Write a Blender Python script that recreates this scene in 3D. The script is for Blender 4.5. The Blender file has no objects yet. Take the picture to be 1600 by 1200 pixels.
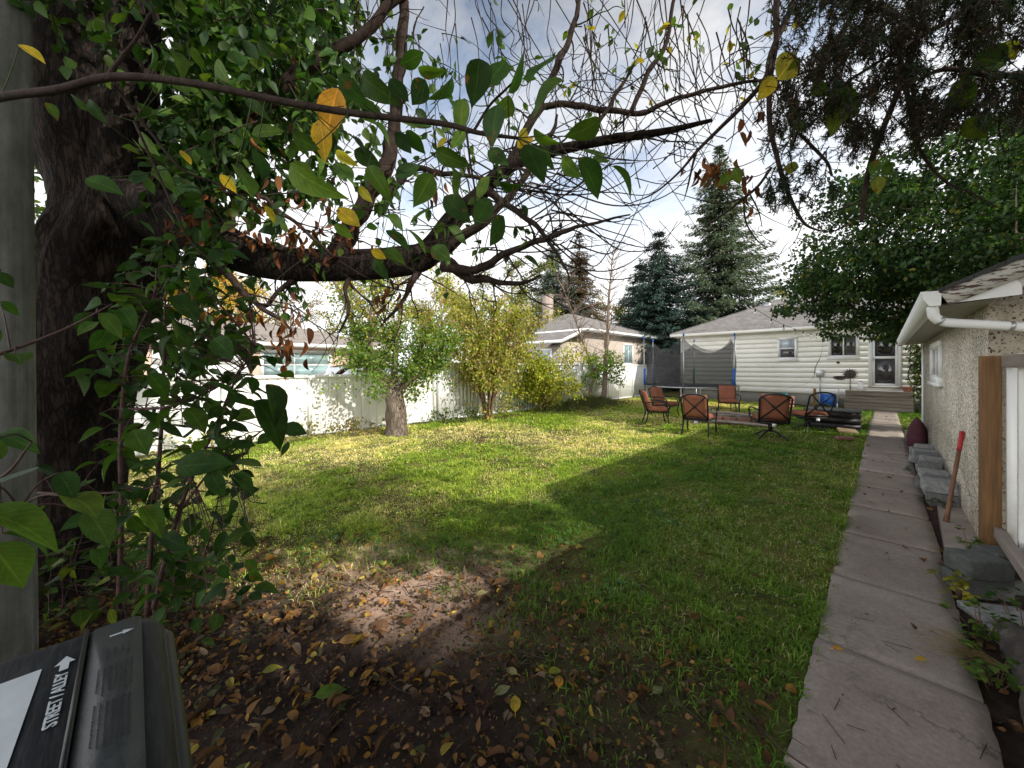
import bpy, bmesh, math, random
import numpy as np
from mathutils import Vector, Matrix, noise as mnoise

random.seed(7); RNG = np.random.default_rng(11)
sc = bpy.context.scene
COL = sc.collection
PI = math.pi

# ------------------------------------------------------------------ camera frame (level camera, lens shift)
F = 585.0; CX = 800.0; HY = 574.0; EYE = 1.6
TH = math.atan2(580.0, 585.0); CT, ST = math.cos(TH), math.sin(TH)
def W(R, D, z): return np.array((-D*ST + R*CT, D*CT + R*ST, z))
def P(px, py, D): return W((px-CX)/F*D, D, EYE + (HY-py)/F*D)
def G(px, py, z=0.0):
    D = (EYE-z)*F/(py-HY); return W((px-CX)/F*D, D, z)
def depth(x, y): return -x*ST + y*CT
def onY(px, py, Y):
    t = (px-CX)/F; D = Y/(CT+t*ST); return P(px, py, D)

# ------------------------------------------------------------------ materials
def newmat(name):
    m = bpy.data.materials.new(name); m.use_nodes = True
    nt = m.node_tree; nt.nodes.clear()
    out = nt.nodes.new('ShaderNodeOutputMaterial')
    b = nt.nodes.new('ShaderNodeBsdfPrincipled')
    nt.links.new(b.outputs[0], out.inputs[0])
    return m, nt, b, out
def N(nt, t, **kw):
    n = nt.nodes.new(t)
    for k, v in kw.items(): setattr(n, k, v)
    return n
def coords(nt, scale=(1,1,1), kind='Object'):
    tc = N(nt, 'ShaderNodeTexCoord'); mp = N(nt, 'ShaderNodeMapping')
    mp.inputs['Scale'].default_value = scale
    nt.links.new(tc.outputs[kind], mp.inputs[0]); return mp.outputs[0]
def ramp(nt, fac, stops):
    r = N(nt, 'ShaderNodeValToRGB'); e = r.color_ramp.elements
    while len(e) < len(stops): e.new(0.5)
    for el, (p, c) in zip(e, stops):
        el.position = p; el.color = (c[0], c[1], c[2], 1) if not isinstance(c, (int, float)) else (c, c, c, 1)
    nt.links.new(fac, r.inputs[0]); return r.outputs[0]
def tex(nt, vec, scale, detail=4, rough=.6, kind='ShaderNodeTexNoise'):
    n = N(nt, kind); n.inputs['Scale'].default_value = scale
    if 'Detail' in n.inputs: n.inputs['Detail'].default_value = detail
    if kind == 'ShaderNodeTexNoise': n.inputs['Roughness'].default_value = rough
    nt.links.new(vec, n.inputs['Vector']); return n
def mixc(nt, fac, a, b, mode='MIX'):
    m = N(nt, 'ShaderNodeMix', data_type='RGBA', blend_type=mode)
    for s, v in ((0, fac), (6, a), (7, b)):
        if isinstance(v, (int, float)): m.inputs[s].default_value = v
        elif isinstance(v, tuple): m.inputs[s].default_value = (v[0], v[1], v[2], 1)
        else: nt.links.new(v, m.inputs[s])
    return m.outputs[2]
def bump(nt, b, h, strength=.3, dist=.01):
    n = N(nt, 'ShaderNodeBump'); n.inputs['Strength'].default_value = strength; n.inputs['Distance'].default_value = dist
    nt.links.new(h, n.inputs['Height']); nt.links.new(n.outputs[0], b.inputs['Normal']); return n
def pmat(name, c1, c2=None, scale=4., rough=.7, bmp=0., bscale=60., metal=0., stretch=(1,1,1), dirt=None, dirt_scale=1.5, spec=.5):
    m, nt, b, out = newmat(name)
    b.inputs['Roughness'].default_value = rough; b.inputs['Metallic'].default_value = metal
    b.inputs['Specular IOR Level'].default_value = spec
    c2 = c2 or tuple(x*.75 for x in c1)
    v = coords(nt, stretch)
    n = tex(nt, v, scale, 6)
    col = ramp(nt, n.outputs[0], [(.3, c2), (.7, c1)])
    if dirt:
        n2 = tex(nt, v, dirt_scale, 8, .7)
        f = ramp(nt, n2.outputs[0], [(.48, 0.), (.72, .8)])
        col = mixc(nt, f, col, dirt)
    nt.links.new(col, b.inputs['Base Color'])
    if bmp:
        n3 = tex(nt, v, bscale, 5); bump(nt, b, n3.outputs[0], bmp, .01)
    return m
def leafmat(name, transl=.35, rough=.45, veins=False, spec=.3):
    m, nt, b, out = newmat(name)
    a = N(nt, 'ShaderNodeAttribute', attribute_name='Col')
    col = a.outputs['Color']
    v = coords(nt)
    n = tex(nt, v, 30. if veins else 6., 4)
    col = mixc(nt, .55, col, mixc(nt, 1., col, ramp(nt, n.outputs[0], [(.3, .45), (.7, 1.35)]), 'MULTIPLY'))
    if veins:
        u = N(nt, 'ShaderNodeAttribute', attribute_name='leafuv')
        sx = N(nt, 'ShaderNodeSeparateXYZ'); nt.links.new(u.outputs['Vector'], sx.inputs[0])
        ab = N(nt, 'ShaderNodeMath', operation='ABSOLUTE'); nt.links.new(sx.outputs[0], ab.inputs[0])
        mid = ramp(nt, ab.outputs[0], [(.03, 1.), (.09, 0.)])
        k = N(nt, 'ShaderNodeMath', operation='MULTIPLY'); k.inputs[1].default_value = -.35; nt.links.new(ab.outputs[0], k.inputs[0])
        s = N(nt, 'ShaderNodeMath', operation='ADD'); nt.links.new(sx.outputs[1], s.inputs[0]); nt.links.new(k.outputs[0], s.inputs[1])
        q = N(nt, 'ShaderNodeMath', operation='MULTIPLY'); q.inputs[1].default_value = 9.; nt.links.new(s.outputs[0], q.inputs[0])
        fr = N(nt, 'ShaderNodeMath', operation='FRACT'); nt.links.new(q.outputs[0], fr.inputs[0])
        side = ramp(nt, fr.outputs[0], [(.0, .55), (.1, .15), (.3, 0.), (.9, 0.), (1., .55)])
        mx = N(nt, 'ShaderNodeMath', operation='MAXIMUM'); nt.links.new(mid, mx.inputs[0]); nt.links.new(side, mx.inputs[1])
        lighter = mixc(nt, 1., col, (2.3, 1.9, 2.2), 'MULTIPLY')
        fm = N(nt, 'ShaderNodeMath', operation='MULTIPLY'); fm.inputs[1].default_value = .6; nt.links.new(mx.outputs[0], fm.inputs[0])
        col = mixc(nt, fm.outputs[0], col, lighter)
        bump(nt, b, mx.outputs[0], .35, .002)
    if veins:
        nb = tex(nt, v, 26., 3, .5); fb = ramp(nt, nb.outputs[0], [(.66, 0.), (.70, .85)])
        col = mixc(nt, fb, col, (.16,.075,.02))
        nl = tex(nt, v, 5., 2); col = mixc(nt, 1., col, ramp(nt, nl.outputs[0], [(.3, (.7,.75,.8)), (.7, (1.35,1.2,.9))]), 'MULTIPLY')
    nt.links.new(col, b.inputs['Base Color'])
    b.inputs['Roughness'].default_value = rough; b.inputs['Specular IOR Level'].default_value = spec
    t = N(nt, 'ShaderNodeBsdfTranslucent')
    nt.links.new(mixc(nt, 1., col, (1.5, 1.6, .6), 'MULTIPLY'), t.inputs[0])
    mx2 = N(nt, 'ShaderNodeMixShader'); mx2.inputs[0].default_value = transl
    nt.links.new(b.outputs[0], mx2.inputs[1]); nt.links.new(t.outputs[0], mx2.inputs[2]); nt.links.new(mx2.outputs[0], out.inputs[0])
    return m
def barkmat(name, c1, c2, sc_=1., strength=.9):
    m, nt, b, out = newmat(name)
    b.inputs['Roughness'].default_value = .95; b.inputs['Specular IOR Level'].default_value = .15
    v = coords(nt, (1, 1, .17))
    vo = N(nt, 'ShaderNodeTexVoronoi', feature='DISTANCE_TO_EDGE'); vo.inputs['Scale'].default_value = 26*sc_
    nz = tex(nt, v, 9*sc_, 6, .7)
    wv = mixc(nt, .2, v, nz.outputs['Color']); nt.links.new(wv, vo.inputs['Vector'])
    cr = ramp(nt, vo.outputs['Distance'], [(.0, 0.), (.18, 1.)])
    col = ramp(nt, nz.outputs[0], [(.3, c2), (.7, c1)])
    col = mixc(nt, cr, tuple(x*.55 for x in c2), col)
    nt.links.new(col, b.inputs['Base Color'])
    n2 = tex(nt, v, 70*sc_, 5, .7)
    h = mixc(nt, .35, cr, n2.outputs[0])
    bump(nt, b, h, strength, .02)
    return m

M = {}
M['leaf_near'] = leafmat('leaf_near', .42, .5, True, .18)
M['leaf'] = leafmat('leaf_mid', .4, .5)
M['dry_leaf'] = leafmat('dry_leaf', .3, .75, False, .15)
M['needle'] = leafmat('needle', .1, .7, False, .15)
M['grass'] = leafmat('grass_blade', .35, .55, False, .2)
M['bark'] = barkmat('bark_dark', (.04,.029,.022), (.016,.011,.009))
M['bark_twig'] = pmat('twig_bark', (.055,.037,.03), (.022,.015,.012), 30, .9, .5, 120, spec=.15)
M['bark_grey'] = barkmat('bark_grey', (.32,.26,.21), (.17,.13,.1), .8, .8)
M['bark_pale'] = pmat('bark_pale', (.28,.2,.15), (.14,.1,.07), 20, .9, .5, 90)
M['bark_sucker'] = pmat('sucker_bark', (.085,.038,.03), (.035,.018,.015), 30, .8, .4, 90)
M['bark_red'] = pmat('bark_red', (.2,.1,.07), (.09,.05,.035), 30, .8, .4, 90)
M['pole'] = pmat('weathered_pole', (.3,.3,.27), (.1,.105,.085), 4., .75, .4, 45., stretch=(3,3,.35), dirt=(.1,.11,.07), dirt_scale=2.2)
def polemat():
    m, nt, b, out = newmat('weathered_timber'); b.inputs['Roughness'].default_value = .85; b.inputs['Specular IOR Level'].default_value = .2
    v = coords(nt, (22,22,.55)); n = tex(nt, v, 1., 6, .7); v2 = coords(nt, (1,1,.5)); n2 = tex(nt, v2, 4., 7, .7); n3 = tex(nt, coords(nt,(40,40,.35)), 1., 3)
    col = ramp(nt, n2.outputs[0], [(.3, (.1,.105,.085)), (.55, (.24,.24,.215)), (.72, (.4,.4,.37))])
    col = mixc(nt, 1., col, ramp(nt, n.outputs[0], [(.3, .6), (.7, 1.2)]), 'MULTIPLY')
    ck = ramp(nt, n3.outputs[0], [(.30, 1.), (.345, 0.)]); col = mixc(nt, ck, col, (.02,.018,.014))
    nt.links.new(col, b.inputs['Base Color']); bump(nt, b, mixc(nt, .6, n.outputs[0], mixc(nt, ck, (1.,1.,1.), (0.,0.,0.))), .6, .006); return m
M['pole'] = polemat()
M['white_metal'] = pmat('white_painted_metal', (.9,.895,.87), (.84,.835,.8), 2., .5, .05, 30., dirt=(.5,.48,.4), dirt_scale=1.1)
M['vinyl'] = pmat('white_vinyl', (.82,.82,.81), (.77,.77,.76), 2., .45, .03)
M['white_trim'] = pmat('white_trim', (.86,.86,.86), (.8,.8,.8), 5., .5, .06)
M['siding'] = pmat('cream_siding', (.9,.885,.83), (.85,.835,.78), 1.3, .6, 0., stretch=(.5,1,.8), dirt=(.72,.7,.62), dirt_scale=.9, spec=.2)
M['foundation'] = pmat('foundation_concrete', (.33,.31,.28), (.2,.19,.17), 3., .9, .5, 40., dirt=(.13,.12,.1))
M['black_metal'] = pmat('black_metal', (.018,.016,.016), (.01,.009,.009), 8., .45, .15, 80., spec=.4)
M['white_fabric'] = pmat('white_tag', (.8,.8,.8), (.7,.7,.7))
M['cushion'] = pmat('rust_cushion', (.3,.115,.068), (.22,.082,.048), 3., .92, .3, 200., spec=.15)
M['galv'] = pmat('galvanised_steel', (.55,.56,.57), (.42,.43,.44), 6., .35, .05, 50., metal=.7)
M['blue'] = pmat('blue_plastic', (.02,.13,.5), (.015,.1,.4), 4., .45)
M['green_foam'] = pmat('green_foam', (.0,.22,.15), (.0,.16,.11), 4., .7)
M['black_mat'] = pmat('black_mat', (.015,.015,.018), (.01,.01,.012), 20., .6)
M['black_plastic'] = pmat('black_plastic', (.011,.012,.015), (.006,.0065,.008), 9., .55, .1, 90., dirt=(.05,.055,.06), dirt_scale=34., stretch=(.25,2.2,1), spec=.22)
M['grey_plastic'] = pmat('grey_plastic', (.036,.04,.041), (.022,.025,.026), 9., .5, .2, 60., dirt=(.06,.062,.056), dirt_scale=9.)
M['edge_plastic'] = pmat('worn_plastic_edge', (.022,.023,.02), (.008,.0085,.008), 12., .45, .08, 90., spec=.3)
M['print_white'] = pmat('printed_white', (.62,.66,.68), (.48,.52,.54), 14., .5)
M['print_black'] = pmat('printed_black', (.01,.01,.012), (.01,.01,.012))
M['step_wood'] = pmat('weathered_step', (.27,.23,.18), (.15,.13,.1), 3., .9, .4, 50., stretch=(.5,3,3))
M['wood_post'] = pmat('brown_stained_wood', (.30,.155,.055), (.14,.068,.025), 5., .75, .6, 30., stretch=(9,9,.45), dirt=(.1,.055,.025), dirt_scale=2.)
M['wood_rail'] = pmat('grey_wood_rail', (.33,.27,.24), (.22,.18,.16), 4., .8, .35, 40., stretch=(5,.5,5))
M['handle_wood'] = pmat('handle_wood', (.22,.1,.05), (.1,.045,.025), 8., .55, .2, 60., stretch=(3,3,.5))
M['red_paint'] = pmat('red_paint', (.45,.02,.025), (.3,.015,.02), 14., .45, .2, 60.)
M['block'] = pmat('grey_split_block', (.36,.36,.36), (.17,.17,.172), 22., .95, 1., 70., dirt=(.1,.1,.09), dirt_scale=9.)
M['block_mid'] = pmat('mid_grey_split_block', (.2,.2,.2), (.1,.1,.1), 22., .95, 1., 70., dirt=(.06,.06,.055), dirt_scale=9.)  # mid grey tone, alternated block by block
M['block_dark'] = pmat('dark_split_block', (.12,.125,.12), (.06,.064,.06), 14., .95, .9, 55., dirt=(.05,.055,.04), dirt_scale=6.)  # darker grey for the gate blocks
M['brick'] = pmat('fire_brick', (.34,.16,.11), (.2,.1,.075), 9., .9, .5, 60., dirt=(.05,.045,.04))
M['ash_wood'] = pmat('pale_firewood', (.36,.31,.26), (.2,.17,.14), 6., .9, .5, 60., stretch=(1,1,.4))
M['lumber'] = pmat('lumber', (.5,.36,.22), (.38,.26,.15), 5., .7, .2, 50.)
M['terracotta'] = pmat('terracotta', (.42,.19,.12), (.33,.14,.09), 6., .8)
M['rust_iron'] = pmat('rusty_iron', (.085,.065,.055), (.04,.03,.026), 20., .75, .4, 90.)
M['wire'] = pmat('black_cable', (.02,.02,.02), (.015,.015,.015))
M['burgundy'] = pmat('burgundy_cloth', (.085,.02,.035), (.05,.012,.02), 9., .85, .4, 50.)
M['teal'] = pmat('teal_bowl', (.0,.3,.36), (.0,.25,.3))
M['glass_bulb'] = pmat('bulb_glass', (.75,.75,.72), (.7,.7,.66), 4., .1)
M['soffit'] = pmat('soffit_paint', (.5,.48,.43), (.38,.365,.32), 3., .8, .1, 30., dirt=(.22,.2,.16), dirt_scale=3.)
M['peach'] = pmat('peach_stucco', (.6,.44,.34), (.52,.38,.29), 3., .9, .4, 80.)
M['brick_wall'] = pmat('tan_brick', (.5,.43,.365), (.42,.355,.3), 5., .9, .3, 60.)
M['chimney'] = pmat('chimney_brick', (.44,.36,.31), (.34,.27,.23), 8., .9, .4, 60.)
M['brown_siding'] = pmat('dark_siding', (.33,.3,.28), (.26,.23,.21), 5., .9)  # dark siding of the wing wall
M['car_paint'] = pmat('dark_car_paint', (.03,.012,.018), (.025,.01,.015), 2., .2)
M['rubber'] = pmat('rubber', (.015,.015,.015), (.01,.01,.01), 9., .9)
M['debris'] = pmat('bark_log', (.075,.06,.052), (.028,.022,.02), 9., .95, 1., 28., dirt=(.2,.19,.17), dirt_scale=5.)

def roofmat(name, c1, c2, s=1.):
    m, nt, b, out = newmat(name); b.inputs['Roughness'].default_value = .95
    v = coords(nt)
    br = N(nt, 'ShaderNodeTexBrick'); br.inputs['Scale'].default_value = 3.3*s
    br.inputs['Color1'].default_value = (*c1, 1); br.inputs['Color2'].default_value = (*c2, 1)
    br.inputs['Mortar'].default_value = (c2[0]*.55, c2[1]*.55, c2[2]*.55, 1)
    br.inputs['Mortar Size'].default_value = .012; br.inputs['Row Height'].default_value = .35
    nt.links.new(v, br.inputs['Vector'])
    n = tex(nt, v, 2.5, 6); n2 = tex(nt, v, 60, 3)
    col = mixc(nt, 1., br.outputs[0], ramp(nt, n.outputs[0], [(.3, .75), (.7, 1.15)]), 'MULTIPLY')
    col = mixc(nt, .5, col, mixc(nt, 1., col, ramp(nt, n2.outputs[0], [(.3, .5), (.7, 1.4)]), 'MULTIPLY'))
    nt.links.new(col, b.inputs['Base Color']); bump(nt, b, n2.outputs[0], .4, .01)
    return m
M['shingle'] = roofmat('grey_shingles', (.3,.28,.26), (.22,.2,.19))
M['shingle_warm'] = roofmat('warm_shingles', (.36,.31,.27), (.28,.24,.21))
M['shingle_dark'] = roofmat('dark_shingles', (.06,.06,.062), (.04,.04,.042))

def stuccomat(name, basec, dark_amt=.35, stones=True):
    m, nt, b, out = newmat(name); b.inputs['Roughness'].default_value = .95; b.inputs['Specular IOR Level'].default_value = .2
    v = coords(nt)
    vo = N(nt, 'ShaderNodeTexVoronoi'); vo.inputs['Scale'].default_value = 75; nt.links.new(v, vo.inputs['Vector'])
    sx = N(nt, 'ShaderNodeSeparateColor'); nt.links.new(vo.outputs['Color'], sx.inputs[0])
    pal = ramp(nt, sx.outputs[0], [(.0, (.05,.04,.032)), (.12, (.16,.12,.09)), (.24, (.5,.46,.39)), (.6, basec), (.95, tuple(min(.88, x*1.15) for x in basec))])
    n = tex(nt, v, 2.2, 6)
    col = mixc(nt, 1., pal, ramp(nt, n.outputs[0], [(.3, .78), (.7, 1.1)]), 'MULTIPLY')
    n5 = tex(nt, v, 9., 5, .7)
    col = mixc(nt, ramp(nt, n5.outputs[0], [(.5, 0.), (.75, dark_amt)]), col, (.13,.1,.08))
    sp = N(nt, 'ShaderNodeSeparateXYZ'); nt.links.new(v, sp.inputs[0]); n8 = tex(nt, v, 3., 7, .7)
    za = N(nt, 'ShaderNodeMath', operation='MULTIPLY_ADD'); za.inputs[1].default_value = -1.3; nt.links.new(sp.outputs[2], za.inputs[0]); nt.links.new(n8.outputs[0], za.inputs[2])
    col = mixc(nt, ramp(nt, za.outputs[0], [(.1, 0.), (.5, .75)]), col, (.14,.115,.09))
    st = tex(nt, coords(nt, (2.5,2.5,.25)), 2.4, 6, .6); col = mixc(nt, ramp(nt, st.outputs[0], [(.55, 0.), (.75, .45)]), col, (.25,.22,.17))
    nt.links.new(col, b.inputs['Base Color'])
    iv = ramp(nt, vo.outputs['Distance'], [(.0, 1.), (.6, 0.)])
    n3 = tex(nt, v, 150, 3); h = mixc(nt, .4, iv, n3.outputs[0])
    bump(nt, b, h, .9, .008)
    return m
M['stucco'] = stuccomat('pebble_stucco', (.78,.72,.62),.3)
M['stucco_dark'] = stuccomat('dark_pebble_stucco', (.42,.36,.29), .8)  # darker, browner stucco for the gable walls

def concretemat(name):
    m, nt, b, out = newmat(name); b.inputs['Roughness'].default_value = .9; b.inputs['Specular IOR Level'].default_value = .25
    v = coords(nt)
    n1 = tex(nt, v, 1.7, 8, .65); n2 = tex(nt, v, 45, 5, .8); n3 = tex(nt, v, 7, 8, .75)
    col = ramp(nt, n1.outputs[0], [(.3, (.235,.195,.168)), (.7, (.36,.31,.275))])
    col = mixc(nt, .6, col, mixc(nt, 1., col, ramp(nt, n2.outputs[0], [(.25, .55), (.5, 1.), (.75, 1.5)]), 'MULTIPLY'))
    col = mixc(nt, ramp(nt, n3.outputs[0], [(.52, 0.), (.74, .4)]), col, (.13,.105,.085))
    vo = N(nt, 'ShaderNodeTexVoronoi'); vo.inputs['Scale'].default_value = 130; nt.links.new(v, vo.inputs['Vector'])
    sp = ramp(nt, vo.outputs['Distance'], [(.06, .6), (.12, 0.)])
    col = mixc(nt, sp, col, (.4,.37,.34))
    at = N(nt, 'ShaderNodeAttribute', attribute_name='Col'); col = mixc(nt, 1., col, at.outputs['Color'], 'MULTIPLY')
    vc = N(nt, 'ShaderNodeTexVoronoi', feature='DISTANCE_TO_EDGE'); vc.inputs['Scale'].default_value = .9; nt.links.new(mixc(nt, .25, v, n3.outputs['Color']), vc.inputs['Vector'])
    ck = ramp(nt, vc.outputs['Distance'], [(.0, .8), (.006, 0.)]); n6 = tex(nt, v, .6, 3); ck = mixc(nt, 1., ck, ramp(nt, n6.outputs[0], [(.5, 0.), (.6, 1.)]), 'MULTIPLY')
    col = mixc(nt, ck, col, (.04,.033,.028))
    n7 = tex(nt, v, 3.1, 9, .75); col = mixc(nt, ramp(nt, n7.outputs[0], [(.56, 0.), (.7, .35)]), col, (.14,.11,.085))
    nt.links.new(col, b.inputs['Base Color']); bump(nt, b, n2.outputs[0], .45, .006)
    return m
M['slab'] = concretemat('path_concrete')

def groundmat():
    m, nt, b, out = newmat('yard_soil'); b.inputs['Roughness'].default_value = 1.; b.inputs['Specular IOR Level'].default_value = .1
    v = coords(nt)
    n1 = tex(nt, v, 1.3, 8, .7); n2 = tex(nt, v, 14, 8, .75); n3 = tex(nt, v, 90, 5, .8)
    soil = ramp(nt, n1.outputs[0], [(.3, (.032,.022,.018)), (.7, (.1,.071,.057))])
    soil = mixc(nt, .75, soil, mixc(nt, 1., soil, ramp(nt, n2.outputs[0], [(.25, .4), (.5, 1.), (.75, 1.7)]), 'MULTIPLY'))
    soil = mixc(nt, .5, soil, mixc(nt, 1., soil, ramp(nt, n3.outputs[0], [(.25, .4), (.75, 1.7)]), 'MULTIPLY'))
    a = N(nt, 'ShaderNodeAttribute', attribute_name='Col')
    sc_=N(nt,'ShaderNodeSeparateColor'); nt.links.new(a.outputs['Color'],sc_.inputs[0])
    soil = mixc(nt, sc_.outputs[1], soil, mixc(nt, 1., soil, (15.,14.4,13.2), 'MULTIPLY'))  # sun patch painted in by brightening the soil colour
    th = ramp(nt, n2.outputs[0], [(.3, (.09,.1,.022)), (.7, (.3,.27,.09))])
    col = mixc(nt, sc_.outputs[0], soil, th)
    nt.links.new(col, b.inputs['Base Color'])
    h = mixc(nt, .4, n2.outputs[0], n3.outputs[0]); bump(nt, b, h, 1., .06)
    return m
M['soil'] = groundmat()

def glassmat(name, tint, refl=.25):
    m, nt, b, out = newmat(name)
    b.inputs['Base Color'].default_value = (*tint, 1); b.inputs['Roughness'].default_value = .06
    b.inputs['Specular IOR Level'].default_value = .8; b.inputs['Coat Weight'].default_value = refl; b.inputs['Coat Roughness'].default_value = .02
    v = coords(nt); n = tex(nt, v, 1.2, 3); col = ramp(nt, n.outputs[0], [(.35, tuple(x*.6 for x in tint)), (.65, tuple(min(1, x*1.4) for x in tint))])
    nt.links.new(col, b.inputs['Base Color'])
    return m
M['glass_dark'] = glassmat('dark_window_glass', (.012,.013,.018), .3)
M['glass_sky'] = glassmat('pale_window_glass', (.42,.47,.55), .6)  # pale blue-grey tint is in the glass colour
M['glass_teal'] = glassmat('teal_window_glass', (.25,.36,.36), .6)
M['curtain'] = glassmat('curtained_glass', (.06,.055,.06), .3)
def netmat():
    m, nt, b, out = newmat('safety_net')
    b.inputs['Base Color'].default_value = (.03,.03,.035,1); b.inputs['Roughness'].default_value = .8
    v = coords(nt); n = tex(nt, v, 5., 3)
    nt.links.new(ramp(nt, n.outputs[0], [(.3, (.02,.02,.023)), (.7, (.05,.05,.055))]), b.inputs['Base Color'])
    t = N(nt, 'ShaderNodeBsdfTransparent'); mx = N(nt, 'ShaderNodeMixShader'); mx.inputs[0].default_value = .62
    nt.links.new(t.outputs[0], mx.inputs[1]); nt.links.new(b.outputs[0], mx.inputs[2]); nt.links.new(mx.outputs[0], out.inputs[0])
    return m
M['net'] = netmat()
def peelmat():
    m, nt, b, out = newmat('peeling_fascia'); b.inputs['Roughness'].default_value = .8
    v = coords(nt, (1, 1, 4)); n = tex(nt, v, 7., 8, .7)
    f = ramp(nt, n.outputs[0], [(.5, 0.), (.54, 1.)])
    n2 = tex(nt, v, 40., 4)
    wood = ramp(nt, n2.outputs[0], [(.3, (.05,.03,.025)), (.7, (.17,.1,.075))])
    nt.links.new(mixc(nt, f, (.62,.59,.55), wood), b.inputs['Base Color']); bump(nt, b, f, .5, .004)
    return m
M['peel'] = peelmat()

# ------------------------------------------------------------------ geometry helpers
class Geo:
    """triangle collector: many tubes / leaves / boxes become ONE mesh object"""
    def __init__(s): s.V=[]; s.F=[]; s.C=[]; s.U=[]; s.n=0
    def add(s, V, Fc, C=None, U=None):
        V = np.asarray(V, float).reshape(-1,3); Fc = np.asarray(Fc, int).reshape(-1,3)
        s.V.append(V); s.F.append(Fc+s.n); s.n += len(V)
        if C is None: C = np.ones((len(V),3))
        C = np.asarray(C, float)
        if C.ndim == 1: C = np.repeat(C[None], len(V), 0)
        s.C.append(C)
        if U is None: U = np.zeros((len(V),3))
        s.U.append(U)
    def tube(s, pts, rad, k=6, c=(1,1,1), cap=True, fn=None):
        pts = np.asarray(pts, float); n = len(pts)
        rad = np.full(n, rad) if np.isscalar(rad) else np.asarray(rad, float)
        T = np.gradient(pts, axis=0); T /= np.linalg.norm(T, axis=1)[:,None]+1e-9
        a = np.array((0,0,1.)) if abs(T[0][2]) < .9 else np.array((1.,0,0))
        u = np.cross(T[0], a); u /= np.linalg.norm(u)
        ang = np.arange(k)/k*2*PI; V = np.zeros((n,k,3))
        for i in range(n):
            u = u - T[i]*np.dot(u, T[i]); u /= np.linalg.norm(u)+1e-9
            w = np.cross(T[i], u)
            r = rad[i] if fn is None else rad[i]*fn(i, ang, pts[i])
            V[i] = pts[i] + (np.cos(ang)*r)[:,None]*u + (np.sin(ang)*r)[:,None]*w
        i0 = (np.arange(n-1)[:,None]*k + np.arange(k)[None]).ravel()
        i1 = (np.arange(n-1)[:,None]*k + (np.arange(k)[None]+1) % k).ravel()
        Fc = np.concatenate([np.stack([i0,i1,i1+k],1), np.stack([i0,i1+k,i0+k],1)])
        V = V.reshape(-1,3)
        if cap:
            V = np.concatenate([V, pts[:1], pts[-1:]]); m = n*k
            j = np.arange(k); j2 = (j+1) % k
            Fc = np.concatenate([Fc, np.stack([np.full(k,m), j2, j],1), np.stack([np.full(k,m+1), (n-1)*k+j, (n-1)*k+j2],1)])
        s.add(V, Fc, c)
    def box(s, lo, hi, c=(1,1,1)):
        x0,y0,z0 = lo; x1,y1,z1 = hi
        V = [(x0,y0,z0),(x1,y0,z0),(x1,y1,z0),(x0,y1,z0),(x0,y0,z1),(x1,y0,z1),(x1,y1,z1),(x0,y1,z1)]
        s.add(V, QUADBOX, c)
    def bar(s, p0, p1, w, h, up=(0,0,1), c=(1,1,1)):
        p0 = np.asarray(p0,float); p1 = np.asarray(p1,float); d = p1-p0; d /= np.linalg.norm(d)
        up = np.asarray(up,float); x = np.cross(d, up); x /= np.linalg.norm(x)+1e-9; z = np.cross(x, d)
        V = [p + x*a*w/2 + z*b*h/2 for p in (p0,p1) for b in (-1,1) for a in (-1,1)]
        V = [V[0],V[1],V[5],V[4],V[2],V[3],V[7],V[6]]
        s.add(V, QUADBOX, c)
    def quad(s, a, b, c_, d, c=(1,1,1)): s.add([a,b,c_,d], [(0,1,2),(0,2,3)], c)
    def poly(s, pts, c=(1,1,1)): s.add(pts, [(0,i,i+1) for i in range(1,len(pts)-1)], c)
    def build(s, name, mat, parent=None, smooth=True, local=False, uv=False, col=True, bevel=0.):
        V = np.concatenate(s.V); Fc = np.concatenate(s.F); C = np.concatenate(s.C)
        if parent is not None and not local: V = V - np.array(root_of(parent).location)
        return raw(name, V, Fc, C, mat, parent, smooth, np.concatenate(s.U) if uv else None, col, bevel)
QUADBOX = [(0,2,1),(0,3,2),(4,5,6),(4,6,7),(0,1,5),(0,5,4),(1,2,6),(1,6,5),(2,3,7),(2,7,6),(3,0,4),(3,4,7)]
def root_of(o):
    while o.parent: o = o.parent
    return o
def raw(name, V, Fc, C, mat, parent, smooth, U=None, col=True, bevel=0.):
    me = bpy.data.meshes.new(name)
    me.vertices.add(len(V)); me.vertices.foreach_set('co', V.ravel().astype(np.float32))
    me.loops.add(len(Fc)*3); me.loops.foreach_set('vertex_index', Fc.ravel().astype(np.int32))
    me.polygons.add(len(Fc)); me.polygons.foreach_set('loop_start', (np.arange(len(Fc))*3).astype(np.int32))
    me.polygons.foreach_set('loop_total', np.full(len(Fc),3,np.int32)) if False else None
    me.update(calc_edges=True); me.validate()
    if smooth: me.polygons.foreach_set('use_smooth', np.ones(len(me.polygons), bool))
    if col:
        a = me.color_attributes.new('Col', 'FLOAT_COLOR', 'POINT')
        a.data.foreach_set('color', np.concatenate([C, np.ones((len(C),1))],1).ravel().astype(np.float32))
    if U is not None:
        a = me.attributes.new('leafuv', 'FLOAT_VECTOR', 'POINT'); a.data.foreach_set('vector', U.ravel().astype(np.float32))
    me.materials.append(mat)
    if bevel:
        bm = bmesh.new(); bm.from_mesh(me); bmesh.ops.remove_doubles(bm, verts=bm.verts, dist=1e-5)
        bmesh.ops.dissolve_limit(bm, angle_limit=.02, verts=bm.verts, edges=bm.edges)
        bmesh.ops.bevel(bm, geom=[e for e in bm.edges if len(e.link_faces) == 2 and e.calc_face_angle(0) > .5], offset=bevel, segments=2, profile=.5, affect='EDGES', clamp_overlap=True)
        bm.to_mesh(me); bm.free()
    o = bpy.data.objects.new(name, me); COL.objects.link(o)
    if parent is not None: o.parent = parent
    return o
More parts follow.
